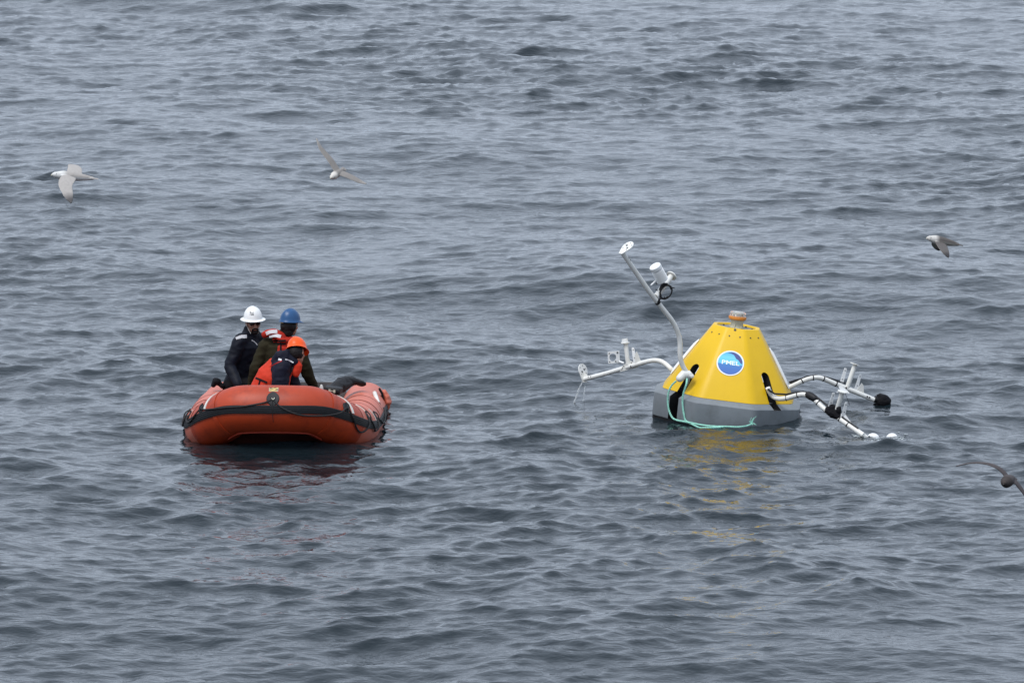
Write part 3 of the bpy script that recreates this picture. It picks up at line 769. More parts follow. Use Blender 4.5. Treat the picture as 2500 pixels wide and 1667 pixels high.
tape(B, vB, [Z2(1130, 720, Yb), Z2(1130, 800, Yb), Z2(1130, 860, Yb)], .010, M['blackcloth'], 'vest_strap')

# --- person crouched over the bow, orange hat
Yc = 73.1
fC = frame_from(58, 24, -16)
hc = Z2(1395, 900, Yc)
JC = dict(head=hc, neck=Z2(1240, 985, Yc), hip=Z2(900, 1540, Yc + .02), shR=Z2(1160, 1140, Yc - .17), shL=Z2(1230, 1110, Yc + .18),
          elR=Z2(1130, 1500, Yc - .21), elL=Z2(1380, 1480, Yc + .20), wrR=Z2(1400, 1640, Yc - .16), wrL=Z2(1580, 1620, Yc + .14), base=VX((0, 0, 0)))
hip = JC['hip']; dk = DECK(1.5) + .02
for s, dy in (('R', -.11), ('L', .11)):
    JC['kn' + s] = VX((hip.x + .33, hip.y + dy, dk + .09)); JC['an' + s] = VX((hip.x - .06, hip.y + dy, dk + .07)); JC['toe' + s] = JC['an' + s] + VX((-.15, 0, -.02))
JC['base'] = VX((hip.x, hip.y, dk))
def hood(mb, P, b):
    mb.loft(catmull([P['neck'] + VX((-.13, -.03, -.05)), P['neck'] + VX((-.09, -.05, .02)), P['neck'] + VX((0, -.05, .02)), P['neck'] + VX((.07, -.07, -.03))], 3), [(.06, .07)] * 3 + [(.075, .085)] * 4 + [(.06, .06)] * 3, n=14)
    mb.loft([P['shR'] + VX((-.02, -.0, -.02)), P['elR'] + VX((-.01, 0, .05))], [.105, .10], n=16)
JC['jk_extra'] = [hood]
C, PC, (hc, F, L, U), jkC, hC, _ = person('person in orange hard hat and orange life vest crouching behind the bow', JC, M['navy2'], M['hato'], False, fC)
hr = MB(); hr.ell(hc - F * .02 + U * .0, (.095, .086, .10), (F, L, U)); fused('hair', hr, M['hair'], C, .008, 3, .003, 25)
sv = (PC['shR'] - PC['shL']).normalized(); up = (PC['neck'] - PC['hip']).normalized(); fw = up.cross(sv)
if fw.x < 0: fw = -fw
vb = MB()
# back panel and front panel wrap the torso, leaving the armhole open
pb = [PC['hip'].lerp(PC['neck'], f) for f in (-.04, .22, .44, .62)]
vb.loft(catmull([p + VX((0, -.01, 0)) - fw * .015 for p in pb], 4), [(a_, b_) for a_, b_ in zip(np.interp(np.linspace(0, 1, 13), [0, .6, 1], [.195, .195, .15]), np.interp(np.linspace(0, 1, 13), [0, .6, 1], [.185, .20, .165]))], side=sv, n=24)
vb.loft(catmull([PC['neck'] + fw * .17 - up * .10 - VX((0, .08, 0)), PC['neck'] + fw * .15 - up * .0 - VX((0, .06, .0)), PC['neck'] + fw * .05 + up * .03 + VX((0, -.07, -.02))], 3), [(.05, .03)] * 7, n=12)
vC = fused('life_vest', vb, M['vest'], C, .010, 3, .005, 9)
bpy.context.view_layer.update()
tape(C, vC, [Z2(640, 1290, Yc), Z2(760, 1330, Yc), Z2(900, 1390, Yc)], .011, M['blackcloth'], 'vest_strap')
tape(C, vC, [Z2(795, 1340, Yc), Z2(780, 1380, Yc), Z2(765, 1430, Yc)], .010, M['blackcloth'], 'vest_strap')
tape(C, jkC, [Z2(915, 1210, Yc), Z2(960, 1130, Yc), Z2(1060, 1070, Yc), Z2(1150, 1030, Yc)], .006, M['red'], 'jacket_piping')
tape(C, jkC, [Z2(1090, 1005, Yc), Z2(1140, 1025, Yc)], .014, M['refl'], 'reflective_stripe')
tape(C, jkC, [Z2(1200, 1008, Yc), Z2(1270, 1025, Yc), Z2(1340, 1055, Yc)], .007, M['refl'], 'reflective_stripe')

# ------------------------------------------------------------------ buoy
BC = at(1771, 1011, 74.55); ROLL = 6.7
BUOY = empty('instrument_buoy', (BC.x, BC.y, -0.03), (0, R(ROLL), R(-4)))
tag(BUOY, 'yellow faceted cone buoy on a grey float with four white instrument arms', 'buoy')
bpy.context.view_layer.update()
GM = BUOY.matrix_basis.copy(); GI = GM.inverted()
def oct_ring(r, z, n=8, off=22.5, ch=0.0):
    pts = []
    for k in range(n):
        for dd in ((-ch, ch) if ch else (0,)):
            q = R(-90 + off + 360 * k / n + dd); pts.append(Vector((r * math.cos(q), r * math.sin(q), z)))
    return pts
def round_ring(r, z, c=.4, n=5):
    """octagon with rounded corners"""
    P = oct_ring(r, z); out = []
    for k in range(8):
        v = P[k]; a = v.lerp(P[k - 1], c / 2); b_ = v.lerp(P[(k + 1) % 8], c / 2)
        for i in range(n + 1):
            t = i / n; out.append(a * (1 - t) ** 2 + v * (2 * t * (1 - t)) + b_ * t * t)
    return out
def ring_solid(levels):
    mb = MB(); n = len(levels[0]); V = [p for r in levels for p in r]; F = [list(range(n))[::-1], [(len(levels) - 1) * n + k for k in range(n)]]
    for i in range(len(levels) - 1):
        for k in range(n): j = (k + 1) % n; F.append([i * n + k, i * n + j, (i + 1) * n + j, (i + 1) * n + k])
    return mb.add(V, F)
ZY0, ZY1, RY0, RY1 = .285, 1.065, .82, .285
AP = math.cos(R(22.5))
def facet(azi, h, lift=0.0, lat=0.0):
    """point on the yellow facet that faces azimuth azi (deg, 0 = front -y), at height h above its foot; also its axes"""
    f = (h) / (ZY1 - ZY0); ap = (RY0 + (RY1 - RY0) * f) * AP
    out = Vector((math.sin(R(azi)), -math.cos(R(azi)), 0)); side = Vector((math.cos(R(azi)), math.sin(R(azi)), 0))
    upv = (Vector((0, 0, 1)) * (ZY1 - ZY0) - out * ((RY0 - RY1) * AP)).normalized(); nn = side.cross(upv)
    if nn.dot(out) < 0: nn = -nn
    return out * ap + Vector((0, 0, ZY0 + h)) + nn * lift + side * lat, side, upv, nn
def slot_cutter(azi, h0, h1, w, depth):
    c0, side, upv, nn = facet(azi, h0); c1 = facet(azi, h1)[0]; L_ = (c1 - c0).length
    poly = [(-w, 0), (w, 0)] + [(w * math.cos(R(a)), L_ - w + w * math.sin(R(a))) for a in range(0, 181, 20)]
    return MB().prism(poly, c0, (side, upv, nn), depth)
cut = [slot_cutter(a, h0, h1, .058, .16) for a, h0, h1 in ((-45, -.10, .335), (45, -.10, .335), (-135, -.1, .37), (135, -.1, .37))]
def cut_mesh(name, mb, cutters, mats, parent, bevel=0.0):
    objs = []
    def mods(o):
        o.data.materials.append(mats[0])
        if bevel:
            bv = o.modifiers.new('bv', 'BEVEL'); bv.width = bevel; bv.segments = 3; bv.limit_method = 'ANGLE'; bv.angle_limit = R(28)
        for c in cutters:
            me = c.mesh('cut', [mats[1]], False); co = bpy.data.objects.new('cut', me); COL.objects.link(co); objs.append(co)
            b_ = o.modifiers.new('b', 'BOOLEAN'); b_.object = co; b_.operation = 'DIFFERENCE'; b_.solver = 'EXACT'; b_.material_mode = 'TRANSFER'
    me = baked(mb, mods); me.name = name
    for co in objs: bpy.data.objects.remove(co)
    if len(me.materials) == 0:
        for m_ in mats: me.materials.append(m_)
    finish(me, True, 9 if not bevel else 30)
    return link(name, me, parent)
yl = ring_solid([round_ring(RY0, ZY0, .26), round_ring(RY1, ZY1, .26), round_ring(RY1 - .045, ZY1 + .0, .26), round_ring(RY1 - .06, ZY1 - .05, .26)])
cone = cut_mesh('cone_shell', yl, cut, [M['yellow'], M['hollow']], BUOY, .006)
notch = MB().box((0, 0, 0), (.075, .25, .30)); notch.xf(Matrix.Rotation(R(-45), 4, 'Z') @ Matrix.Translation((0, -.86, .10)))
notch2 = MB().box((0, 0, 0), (.058, .10, .05)); notch2.xf(Matrix.Rotation(R(45), 4, 'Z') @ Matrix.Translation((0, -.80, .275)))
gr = ring_solid([round_ring(.905, -.03, .16), round_ring(.912, .235, .16), round_ring(.826, .284, .25)])
flo = cut_mesh('float_collar', gr, [notch, notch2], [M['grey'], M['hollow']], BUOY, .006)
ring_solid([round_ring(.70, -.30, .16), round_ring(.90, -.14, .16), round_ring(.90, -.031, .16)]).build('keel_band', M['antifoul'], BUOY, ang=9)
# pale liner lips inside the slots
for a, h in ((-45, .335), (45, .335)):
    c0, side, upv, nn = facet(a, h - .035, -.025); MB().box(c0 + side * (.048 if a < 0 else -.050) - upv * .03, (.004, .05, .02), (side, upv, nn)).build('slot_lip', M['white2'], cone, smooth=False)
# top well, lantern
top = MB(); top.prism([(p.x, p.y) for p in oct_ring(RY1 - .055, 0)], (0, 0, ZY1 - .030), (VX((1, 0, 0)), VX((0, 1, 0)), VX((0, 0, 1))), .008).build('top_plate', M['grey'], BUOY, smooth=False)
for k in range(8):
    q = R(45 * k + 10); MB().disc((.185 * math.cos(q), .185 * math.sin(q), ZY1 - .017), (0, 0, 1), .012, .006, 10).build('bolt', M['bolt'], BUOY)
def lathe(prof, n=28, c=(0, 0, 0)):
    mb = MB(); V = []; F = []
    for r, z in prof:
        for k in range(n): q = 2 * math.pi * k / n; V.append(VX((c[0] + r * math.cos(q), c[1] + r * math.sin(q), c[2] + z)))
    for i in range(len(prof) - 1):
        for k in range(n): j = (k + 1) % n; F.append([i * n + k, i * n + j, (i + 1) * n + j, (i + 1) * n + k])
    F.append(list(range(n))[::-1]); F.append([(len(prof) - 1) * n + k for k in range(n)])
    return mb.add(V, F)
zt = ZY1 - .02
lan = lathe([(.082, 0.0000), (.082, 0.0101), (.064, 0.0134), (.066, 0.0420), (.078, 0.0882), (.082, 0.0991)], c=(0, 0, zt)).build('lantern', M['offw'], BUOY)
lathe([(.088, 0.0941), (.101, 0.1025), (.104, 0.1176), (.101, 0.1310), (.086, 0.1361)], c=(0, 0, zt)).build('lantern_ring', M['orangering'], lan)
lathe([(.092, 0.1327), (.094, 0.1445), (.090, 0.1495), (.094, 0.1562), (.090, 0.1613), (.094, 0.1680), (.090, 0.1781), (.078, 0.1848)], c=(0, 0, zt)).build('lantern_lens', M['clear'], lan)
lathe([(.055, 0.1344), (.050, 0.1722), (.02, 0.1747)], c=(0, 0, zt), n=16).build('lantern_core', M['offw'], lan)
for k in range(6):
    q = R(60 * k + 15); a = VX((math.cos(q), math.sin(q), 0)); MB().prism([(.060, .008), (.088, .008), (.068, .06), (.060, .06)], (0, 0, zt), (a, VX((0, 0, 1)), a.cross(VX((0, 0, 1)))), .003).build('gusset', M['offw'], lan, smooth=False)
# row of fixing bolts below the rim and one drain hole
for az_ in (-45, 0, 45):
    for l in (-.062, .062):
        c, side, upv, nn = facet(az_, ZY1 - ZY0 - .085, .002, l); MB().disc(c, nn, .0085, .003, 10).build('bolt', M['bolt'], BUOY)
c, side, upv, nn = facet(0, ZY1 - ZY0 - .014, .002, -.005); MB().disc(c, nn, .014, .003, 14).build('drain_hole', M['bolt'], BUOY)
# round logo on the front facet
c, side, upv, nn = facet(0, .405, .003, -.008)
LG = (side, upv, nn); LO = c
def circ(r, a0=0, a1=360, n=40): return [(r * math.cos(R(a0 + (a1 - a0) * k / n)), r * math.sin(R(a0 + (a1 - a0) * k / n))) for k in range(n + (0 if a1 - a0 == 360 else 1))]
lg = MB().prism(circ(.158), LO, LG, .002).build('logo_disc', M['logo_w'], BUOY, smooth=False)
MB().prism(circ(.143), LO + nn * .0025, LG, .0012).build('logo_field', M['logo_print'], lg, smooth=False)
wave = [(-.045, .1245), (-.02, .130)] + [(.139 * math.cos(R(a)), .139 * math.sin(R(a))) for a in range(85, 5, -8)] + [(.135, .0), (.118, .012), (.10, .03), (.085, .05), (.06, .062), (.045, .085), (.028, .108), (.0, .12)]
MB().prism(wave, LO + nn * .0045, LG, .0008).build('logo_wave', M['logo_navy'], lg, smooth=False)
def letters(word, size, sx=1.0):
    x = 0; res = []
    for ch in word:
        me = text_mesh(ch, size, .0014); xs_ = [v.co.x for v in me.vertices]; x0, x1 = min(xs_), max(xs_)
        res.append((me, x - x0 * sx)); x += (x1 - x0) * sx + size * .10
    return res, x - size * .10
res, wd = letters('PMEL', .072, 1.25)
for me, xo in res:
    for v in me.vertices:
        x = v.co.x * 1.25 + xo - wd / 2 + .004; y = v.co.y - .022
        p = LO + side * x + upv * y + nn * .0065; v.co = p
    me.materials.append(M['logo_letter']); link('logo_letter', me, lg)
# white guard bars on the side facets
for az_ in (-88, 88):
    pts = [facet(math.copysign(90, az_), h, .012)[0] for h in (.13, .2, .35, .5, .56)]
    MB().loft(pts, [(.030, .008), (.034, .022), (.034, .024), (.032, .022), (.028, .008)], side=facet(az_, .3)[1], n=12).build('guard_bar', M['white2'], BUOY)

# --- arms.  Each arm keeps to a radial plane: it runs away from the hull as it runs sideways
def bl(p): return GI @ Vector(p)
def arm_pipe(pts, r=.029, name='arm'):
    return MB().loft(catmull([bl(p) for p in pts], 5), r, n=18, cap='flat').build(name, M['white'], BUOY)
def tie(parent, p, d, r=.033, w=.006, name='cable_tie', m=None):
    p = bl(p); d = (GI.to_3x3() @ Vector(d)).normalized(); MB().loft([p - d * w, p + d * w], r, n=16, cap='flat').build(name, m or M['black'], parent)
def pipe(parent, pts, r, name, m='white', n=14, cap='round'):
    return MB().loft([bl(p) for p in pts], r, n=n, cap=cap).build(name, M[m], parent)
def teardrop(parent, base, axis, upd, name='end_plate', r=.077, ln=.20, hz=.005):
    """round plate standing on the pipe end, drawn in to a point at the pipe"""
    b_ = bl(base); nz = (GI.to_3x3() @ Vector(axis)).normalized(); u = GI.to_3x3() @ Vector(upd); u = (u - nz * u.dot(nz)).normalized(); s = u.cross(nz)
    cy = ln - r - .03
    poly = [(r * math.cos(R(a)), cy + r * math.sin(R(a))) for a in range(-20, 201, 10)] + [(-.030, -.03), (.030, -.03)]
    o = MB().prism(poly, b_, (s, u, nz), hz).build(name, M['white'], parent, ang=20)
    for (x, y, rr) in ((-.02, cy + .01, .013), (.025, cy - .02, .013), (0, cy + .055, .006), (-.05, cy + .02, .006), (.05, cy + .03, .006), (-.045, cy - .035, .006), (.04, cy - .05, .006)):
        for sg in (-1, 1): MB().disc(b_ + s * x + u * y + nz * (hz + .001) * sg, nz, rr, .0015, 10).build('plate_hole', M['bolt'], o)
    return o
def fin(parent, p0, p1, facing, w=.022, t=.004):
    a, b_ = bl(p0), bl(p1); d = (b_ - a).normalized(); f = GI.to_3x3() @ Vector(facing); f = (f - d * f.dot(d)).normalized(); s = d.cross(f); h = (b_ - a).length / 2
    o = MB().prism([(-w, -h), (w, -h), (w * .7, h - .012), (w * .45, h), (-w * .45, h), (-w * .7, h - .012)], (a + b_) / 2, (s, d, f), t).build('sensor_fin', M['white2'], parent, smooth=False)
    MB().disc((a + b_) / 2 + d * (h - .03) + f * (t + .001), f, .006, .001, 8).build('fin_hole', M['bolt'], o); MB().disc((a + b_) / 2 - d * (h - .05) + f * (t + .001), f, .006, .001, 8).build('fin_hole', M['bolt'], o)
    return o
YF, YBk = 74.02, 75.08
DZ = .8
def d5(base_x, Y0, sg):
    return lambda x, y: Z5(x, y, Y0 + sg * DZ * abs(x - base_x) / 4.02 * .0047)
# tall arm from the front-left slot
f = d5(1150, YF, -1)
tall_pts = [f(520, 185), f(610, 318), f(700, 450), f(790, 577), f(870, 680), f(945, 775), f(1010, 860), f(1058, 955), f(1085, 1060), f(1087, 1190), f(1110, 1290), f(1165, 1385)]
tall = arm_pipe(tall_pts, .0285); tall['label'] = 'tall bent white arm rising from the front slot'
td = (tall_pts[0] - tall_pts[3]).normalized()
teardrop(tall, tall_pts[0] + td * .004, td, (.62, .35, .42), r=.080, ln=.20)
for x, y in ((580, 240), (597, 262)):
    p = f(x, y); MB().disc(bl(p + VX((0, -.029, .004))), GI.to_3x3() @ VX((0, -1, .15)), .010, .002, 10).build('bolt', M['bolt'], tall)
# branch pipe, radiation shield, cable coil
bp0 = f(848, 620); bp1 = f(1005, 425) + VX((0, .10, 0)); bd3 = (bp1 - bp0).normalized()
br = pipe(tall, [bp0, bp1], .033, 'branch_pipe', cap='flat')
MB().disc(bl(bp1), GI.to_3x3() @ bd3, .062, .006, 24).build('flange', M['white'], br)
s0 = f(918, 462) + VX((0, -.03, 0)); s1 = f(838, 315) + VX((0, -.03, 0)); sdv = (s1 - s0)
sh = MB().loft([bl(s0), bl(s0 + sdv * .97)], .040, n=16, cap='flat').build('shield_core', M['grey'], tall)
for k in range(7):
    p0 = s0 + sdv * (.04 + .105 * k); q0, q1 = bl(p0), bl(p0 + sdv * .05)
    MB().loft([q0, q0.lerp(q1, .7), q1], [.070, .058, .040], n=26, cap='flat').build('shield_disc', M['white2'], sh)
MB().loft([bl(s0 + sdv * .80), bl(s0 + sdv * .97), bl(s0 + sdv)], [.069, .069, .063], n=28, cap='flat').build('shield_cap', M['white2'], sh)
pipe(tall, [f(805, 505), f(850, 462), f(890, 465)], .010, 'bracket', 'white2')
p = f(857, 492); MB().disc(bl(p + VX((0, -.02, 0))), GI.to_3x3() @ VX((0, -1, .1)), .010, .006, 10).build('bolt', M['bolt'], tall)
pipe(tall, [s0, f(935, 500), f(915, 540)], .018, 'shield_stem', 'white2')
cc = f(946, 570) + VX((0, -.06, 0))
ring = [cc + VX((.068 * math.cos(q) + .020 * math.sin(q), .02 * math.cos(q), .080 * math.sin(q))) for q in np.linspace(0, 2 * math.pi, 25)]
coil = pipe(tall, ring, .0085, 'cable_coil', 'black', 8)
ring2 = [cc + VX((.060 * math.cos(q) + .018 * math.sin(q) - .004, .02 * math.cos(q) - .012, .074 * math.sin(q) + .004)) for q in np.linspace(.4, 2 * math.pi * .86, 22)]
pipe(coil, ring2, .0085, 'cable_turn', 'black', 8)
pipe(coil, [cc + VX((-.065, -.01, .035)), cc + VX((-.04, -.02, .085)), cc + VX((.01, -.02, .095))], [.016, .022, .014], 'cable_wrap', 'black', 8)
pipe(coil, [cc + VX((-.07, 0, .0)), cc + VX((-.055, -.01, -.06)), f(885, 640) + VX((0, -.04, 0)), f(868, 668) + VX((0, -.03, 0))], [.012, .014, .014, .012], 'cable_tail', 'black', 8)
for a, b_ in (((-.065, .01, .005), (-.115, .0, .03)), ((.06, -.01, .055), (.095, -.01, .05)), ((-.01, -.01, -.08), (-.02, -.02, -.05)), ((-.02, 0, .09), (-.05, 0, .14))):
    pipe(coil, [cc + VX(a), cc + VX(b_)], .006, 'tie_end', 'black', 6)
tie(tall, f(868, 676), td, .034, .012)
# saddle where the tall arm meets the slot
pipe(tall, [f(1085, 1420), f(1120, 1385), f(1175, 1385), f(1200, 1400)], [.045, .055, .05, .03], 'saddle', 'white')
pipe(tall, [f(1155, 1375) + VX((0, -.03, 0)), f(1190, 1370) + VX((0, -.02, 0)), f(1205, 1385)], .012, 'shackle', 'white2')
pipe(tall, [f(1175, 1410) + VX((0, -.05, 0)), f(1165, 1450) + VX((0, -.05, 0)), f(1150, 1480) + VX((0, -.05, 0))], .016, 'thimble', 'grey')
# arm from the back-left slot
f = d5(1010, YBk, 1)
lp = [f(1090, 1440), f(1010, 1345), f(955, 1290), f(900, 1255), f(835, 1245), f(760, 1257), f(650, 1288), f(500, 1332), f(330, 1382), f(150, 1428)]
left = arm_pipe(lp, .0275); left['label'] = 'low white arm reaching away and dripping water'
ld = (lp[-1] - lp[-3]).normalized()
teardrop(left, lp[-1] + ld * .004 - VX((0, 0, .01)), ld, (0.06, 0.1, 1), r=.078, ln=.225)
MB().prism([(-.01, -.02), (.095, -.02), (-.01, .09)], bl(lp[-1]), tuple((GI.to_3x3() @ v).normalized() for v in (-ld, VX((0, .1, 1)), VX((.5, -.8, .1)))), .003).build('end_gusset', M['white'], left, smooth=False)
for x, y in ((188, 1410), (212, 1404), (608, 1302)):
    MB().disc(bl(f(x, y) + VX((0, -.03, .004))), GI.to_3x3() @ VX((0, -1, .15)), .009 if x < 300 else .014, .002, 12).build('bolt', M['bolt'], left)
post = pipe(left, [f(578, 1290), f(552, 1070), f(545, 1040)], .027, 'post', cap='flat')
pipe(post, [f(548, 1072), f(541, 1032)], .037, 'post_cap', 'white2', 18, 'flat'); MB().disc(bl(f(548, 1072)), GI.to_3x3() @ VX((-.05, 0, 1)), .052, .005, 24).build('flange', M['white'], post)
ax3 = tuple((GI.to_3x3() @ v).normalized() for v in (VX((.93, -.22, .27)), VX((-.2, 0, 1)), VX((.25, .95, .05))))
pb_ = MB().prism([(-.13, -.05), (.10, -.05), (.05, .02), (.02, .05), (-.03, .03), (-.07, .02)], bl(f(590, 1290)), ax3, .005).build('base_plate', M['white'], left, smooth=False)
for x, y in ((-.09, -.015), (-.07, .005), (-.03, .01), (.03, .02), (.05, .0), (.07, -.02), (-.1, -.03)):
    for sg in (-1, 1): MB().disc(bl(f(590, 1290)) + ax3[0] * x + ax3[1] * y + ax3[2] * .006 * sg, ax3[2], .006, .001, 8).build('plate_hole', M['bolt'], pb_)
MB().prism([(-.03, 0), (.05, 0), (.04, .13), (.01, .16)], bl(f(690, 1285)), tuple((GI.to_3x3() @ v).normalized() for v in (VX((-.93, .22, -.27)), VX((-.15, 0, 1)), VX((.25, .95, .05)))), .004).build('side_gusset', M['white'], left, smooth=False)
sq = bl(f(436, 1214)); axq = tuple((GI.to_3x3() @ v).normalized() for v in (VX((1, .15, .06)), VX((-.06, 0, 1)), VX((-.15, 1, 0))))
h_ = .070; outer = []; inner = []
for k in range(32):
    a = 2 * math.pi * k / 32; c_, s_ = math.cos(a), math.sin(a); m_ = max(abs(c_), abs(s_)); outer.append((h_ * c_ / m_, h_ * s_ / m_)); inner.append((.040 * c_ - .012, .048 * s_))
sp_ = MB().prism(outer, sq, axq, .004, hole=inner).build('square_mount', M['white2'], left, ang=20)
for x, y, rr in ((.045, .052, .010), (.055, -.052, .011), (.02, -.05, .008), (-.052, .05, .006), (-.052, -.05, .006)):
    MB().disc(sq + axq[0] * x + axq[1] * y - axq[2] * .006, axq[2], rr, .003, 10).build('bolt', M['bolt'], sp_)
pipe(sp_, [f(490, 1255), f(530, 1270)], .012, 'mount_bracket', 'white2')
fin(left, f(645, 1262), f(622, 1118), (.1, -1, 0), .021)
# arm from the back-right slot
d6 = lambda bx, Y0, sg: (lambda x, y: Z6(x, y, Y0 + sg * DZ * abs(x - bx) / 6.533 * .0047))
f = d6(440, YBk - .13, .4)
rp_ = [f(360, 530), f(440, 490), f(620, 402), f(760, 352), f(880, 335), f(990, 358), f(1150, 427), f(1350, 510), f(1600, 612), f(1840, 712)]
right = arm_pipe(rp_, .0285); right['label'] = 'white arm with black cable and black capped end'
for i, (x, y) in enumerate(((640, 393), (815, 341), (985, 355), (1182, 440))):
    a = [(.8, .15, .45), (.9, .2, .05), (.85, .2, -.35), (.8, .2, -.4)][i]; tie(right, f(x, y), a)
pipe(right, [f(455, 425), f(600, 365), f(720, 315), f(860, 298), f(990, 320), f(1130, 360), f(1260, 410), f(1330, 425)], .008, 'cable', 'black', 8)
pipe(right, [f(450, 410), f(520, 390), f(620, 355)], [.014, .016, .01], 'cable_bundle', 'black', 8)
tie(right, f(1830, 690), (.85, .2, -.36), .040, .03, 'collar', M['black']); tie(right, f(1862, 700), (.85, .2, -.36), .043, .008, 'collar_ring', M['white2'])
capm = MB(); e0 = bl(f(1925, 715)); capm.ell(e0, (.095, .085, .085)); capm.ell(e0 + VX((-.03, 0, .05)), (.05, .05, .04)); capm.ell(e0 + VX((.05, 0, .0)), (.05, .06, .065)); capm.ell(e0 + VX((-.05, 0, -.07)), (.06, .06, .05)); capm.ell(e0 + VX((.03, 0, -.08)), (.06, .06, .05))
fused('sensor_hood', capm, M['blackcloth'], right, .009, 3, .008, 18)
post = pipe(right, [f(1360, 500), f(1490, 125)], .028, 'post', cap='flat')
MB().disc(bl(f(1490, 122)), GI.to_3x3() @ VX((.32, .1, .95)), .060, .005, 24).build('flange', M['white'], post)
fin(right, f(1268, 430), f(1338, 185), (.3, -1, .1), .022); fin(right, f(1500, 530), f(1575, 280), (.5, -1, .1), .022)
MB().prism([(-.02, 0), (.09, 0), (.05, .10), (.02, .12)], bl(f(1520, 570)), tuple((GI.to_3x3() @ v).normalized() for v in (VX((.9, .2, -.38)), VX((.3, 0, 1)), VX((.2, -.95, .05)))), .004).build('side_gusset', M['white'], right, smooth=False)
MB().disc(bl(f(1342, 500) + VX((0, -.03, .004))), GI.to_3x3() @ VX((0, -1, .15)), .012, .002, 12).build('bolt', M['bolt'], right)
for x, y in ((1680, 640), (1715, 655)): MB().disc(bl(f(x, y) + VX((0, -.03, .004))), GI.to_3x3() @ VX((0, -1, .15)), .011, .002, 12).build('bolt', M['bolt'], right)
# arm from the front-right slot, its end under water
f = d6(150, YF, -1)
fp = [f(95, 500), f(120, 560), f(170, 630), f(260, 670), f(390, 665), f(560, 620), f(680, 605), f(780, 645), f(880, 725), f(1000, 835), f(1150, 935), f(1300, 1035), f(1480, 1160), f(1620, 1255)]
front = arm_pipe(fp, .029); front['label'] = 'white arm bound with black ties running down into the water'
for x, y, a in ((390, 665, (.9, -.2, .15)), (570, 618, (.9, -.3, .25)), (725, 618, (.85, -.3, -.3)), (845, 690, (.7, -.3, -.6)), (895, 738, (.7, -.3, -.6)), (1035, 862, (.75, -.4, -.55)), (1245, 998, (.75, -.4, -.55)), (1370, 1083, (.75, -.4, -.55))):
    tie(front, f(x, y), a)
pipe(front, [f(100, 520) + VX((0, -.03, 0)), f(200, 590) + VX((0, -.03, 0)), f(390, 605), f(560, 572), f(660, 562), f(780, 590), f(900, 665), f(1030, 770), f(1090, 830), f(1250, 945), f(1400, 1055), f(1530, 1150)], .011, 'cable', 'black', 8)
pipe(front, [f(1290, 960), f(1350, 1015), f(1440, 1075), f(1530, 1140)], .006, 'thin_cable', 'black', 6)
pipe(front, [f(745, 615), f(790, 640), f(845, 670)], [.042, .046, .040], 'cable_wrap', 'black', 14)
jn = MB(); jn.loft([bl(f(1070, 860)), bl(f(1140, 900)), bl(f(1210, 950))], [.050, .065, .045], n=14); jn.ell(bl(f(1130, 830)), (.05, .05, .05)); jn.ell(bl(f(1225, 850)), (.035, .04, .05))
fused('junction_wrap', jn, M['blackcloth'], front, .008, 3, .006, 20)
post = pipe(front, [f(1190, 865), f(1205, 830), f(1285, 560)], [.018, .027, .0285], 'post', cap='flat')
MB().prism([(-.075, -.02), (.075, -.035), (.075, -.022), (.055, .0), (-.02, .06), (-.05, .05), (-.03, .01)], bl(f(1290, 545)), tuple((GI.to_3x3() @ v).normalized() for v in (VX((1, 0, 0)), VX((0, .1, 1)), VX((0, -1, .1)))), .006).build('flange', M['white2'], post, smooth=False)
MB().disc(bl(f(1288, 560)), GI.to_3x3() @ VX((.25, -.1, .97)), .058, .005, 22).build('flange_disc', M['white'], post)
pipe(post, [f(1325, 580), f(1370, 690), f(1400, 775)], .003, 'loose_wire', 'black', 6)
fin(front, f(1085, 800), f(1148, 580), (.3, -1, .1), .022); fin(front, f(1295, 950), f(1350, 730), (.3, -1, .1), .022)
MB().prism([(-.03, -.02), (.13, -.11), (.13, -.09), (.02, .06), (-.02, .05)], bl(f(1290, 985)), tuple((GI.to_3x3() @ v).normalized() for v in (VX((1, -.2, 0)), VX((0, .1, 1)), VX((0, -1, .1)))), .004).build('side_gusset', M['white2'], front, smooth=False)
# two rounded sensor caps at its end, just awash
Ye = 73.25
for x, y, rx in ((1775, 1190, .078), (2078, 1180, .074)):
    p = Z6(x, y, Ye); p.z = sea_h(p.x, p.y) - .042; p = bl(p); cp = MB(); cp.ell(p, (rx, .05, .075), None, 22, 14)
    cp.build('sensor_cap', M['white2'], front)
pipe(front, [f(1600, 1240), Z6(1780, 1300, Ye) - VX((0, 0, .05)), Z6(2080, 1300, Ye) - VX((0, 0, .05))], .025, 'end_crossbar')

# ------------------------------------------------------------------ mint rope hanging from the buoy
def hull_Y(u):
    """distance of the collar's near face along the column of photo pixel u"""
    X = (u - 1250) / FPX * 74.2 - BC.x; ap = .912 * AP
    yy = -ap if abs(X) < .36 else -(ap * math.sqrt(2) - abs(X))
    return BC.y + yy - .035
rope = empty('mooring_rope', (BC.x - .3, BC.y - .95, .0)); c0 = VX(rope.location)
def z4h(x, y, extra=0.0): return Z4(x, y, hull_Y(1560 + x / 4.9) + extra)
def zw(x, y):
    """on the water surface"""
    v = 740 + y / 4.9; u = 1560 + x / 4.9; dep = R(PITCH) + math.atan((v - 833.5) / FPX); Yw = (CAM_H - .02) / math.tan(dep); return at(u, v, Yw)
def lift(p): return VX((p.x, p.y, max(p.z, sea_h(p.x, p.y) + .012)))
s1_ = [z4h(440, 935, .05), z4h(390, 985, .02), z4h(355, 1060), z4h(344, 1150), z4h(350, 1240), z4h(372, 1320), z4h(410, 1378), z4h(470, 1402), z4h(560, 1418), z4h(650, 1436, -.02)] + [lift(zw(x, y)) for x, y in ((760, 1458), (900, 1472), (1060, 1479), (1180, 1481), (1280, 1470), (1350, 1445))]
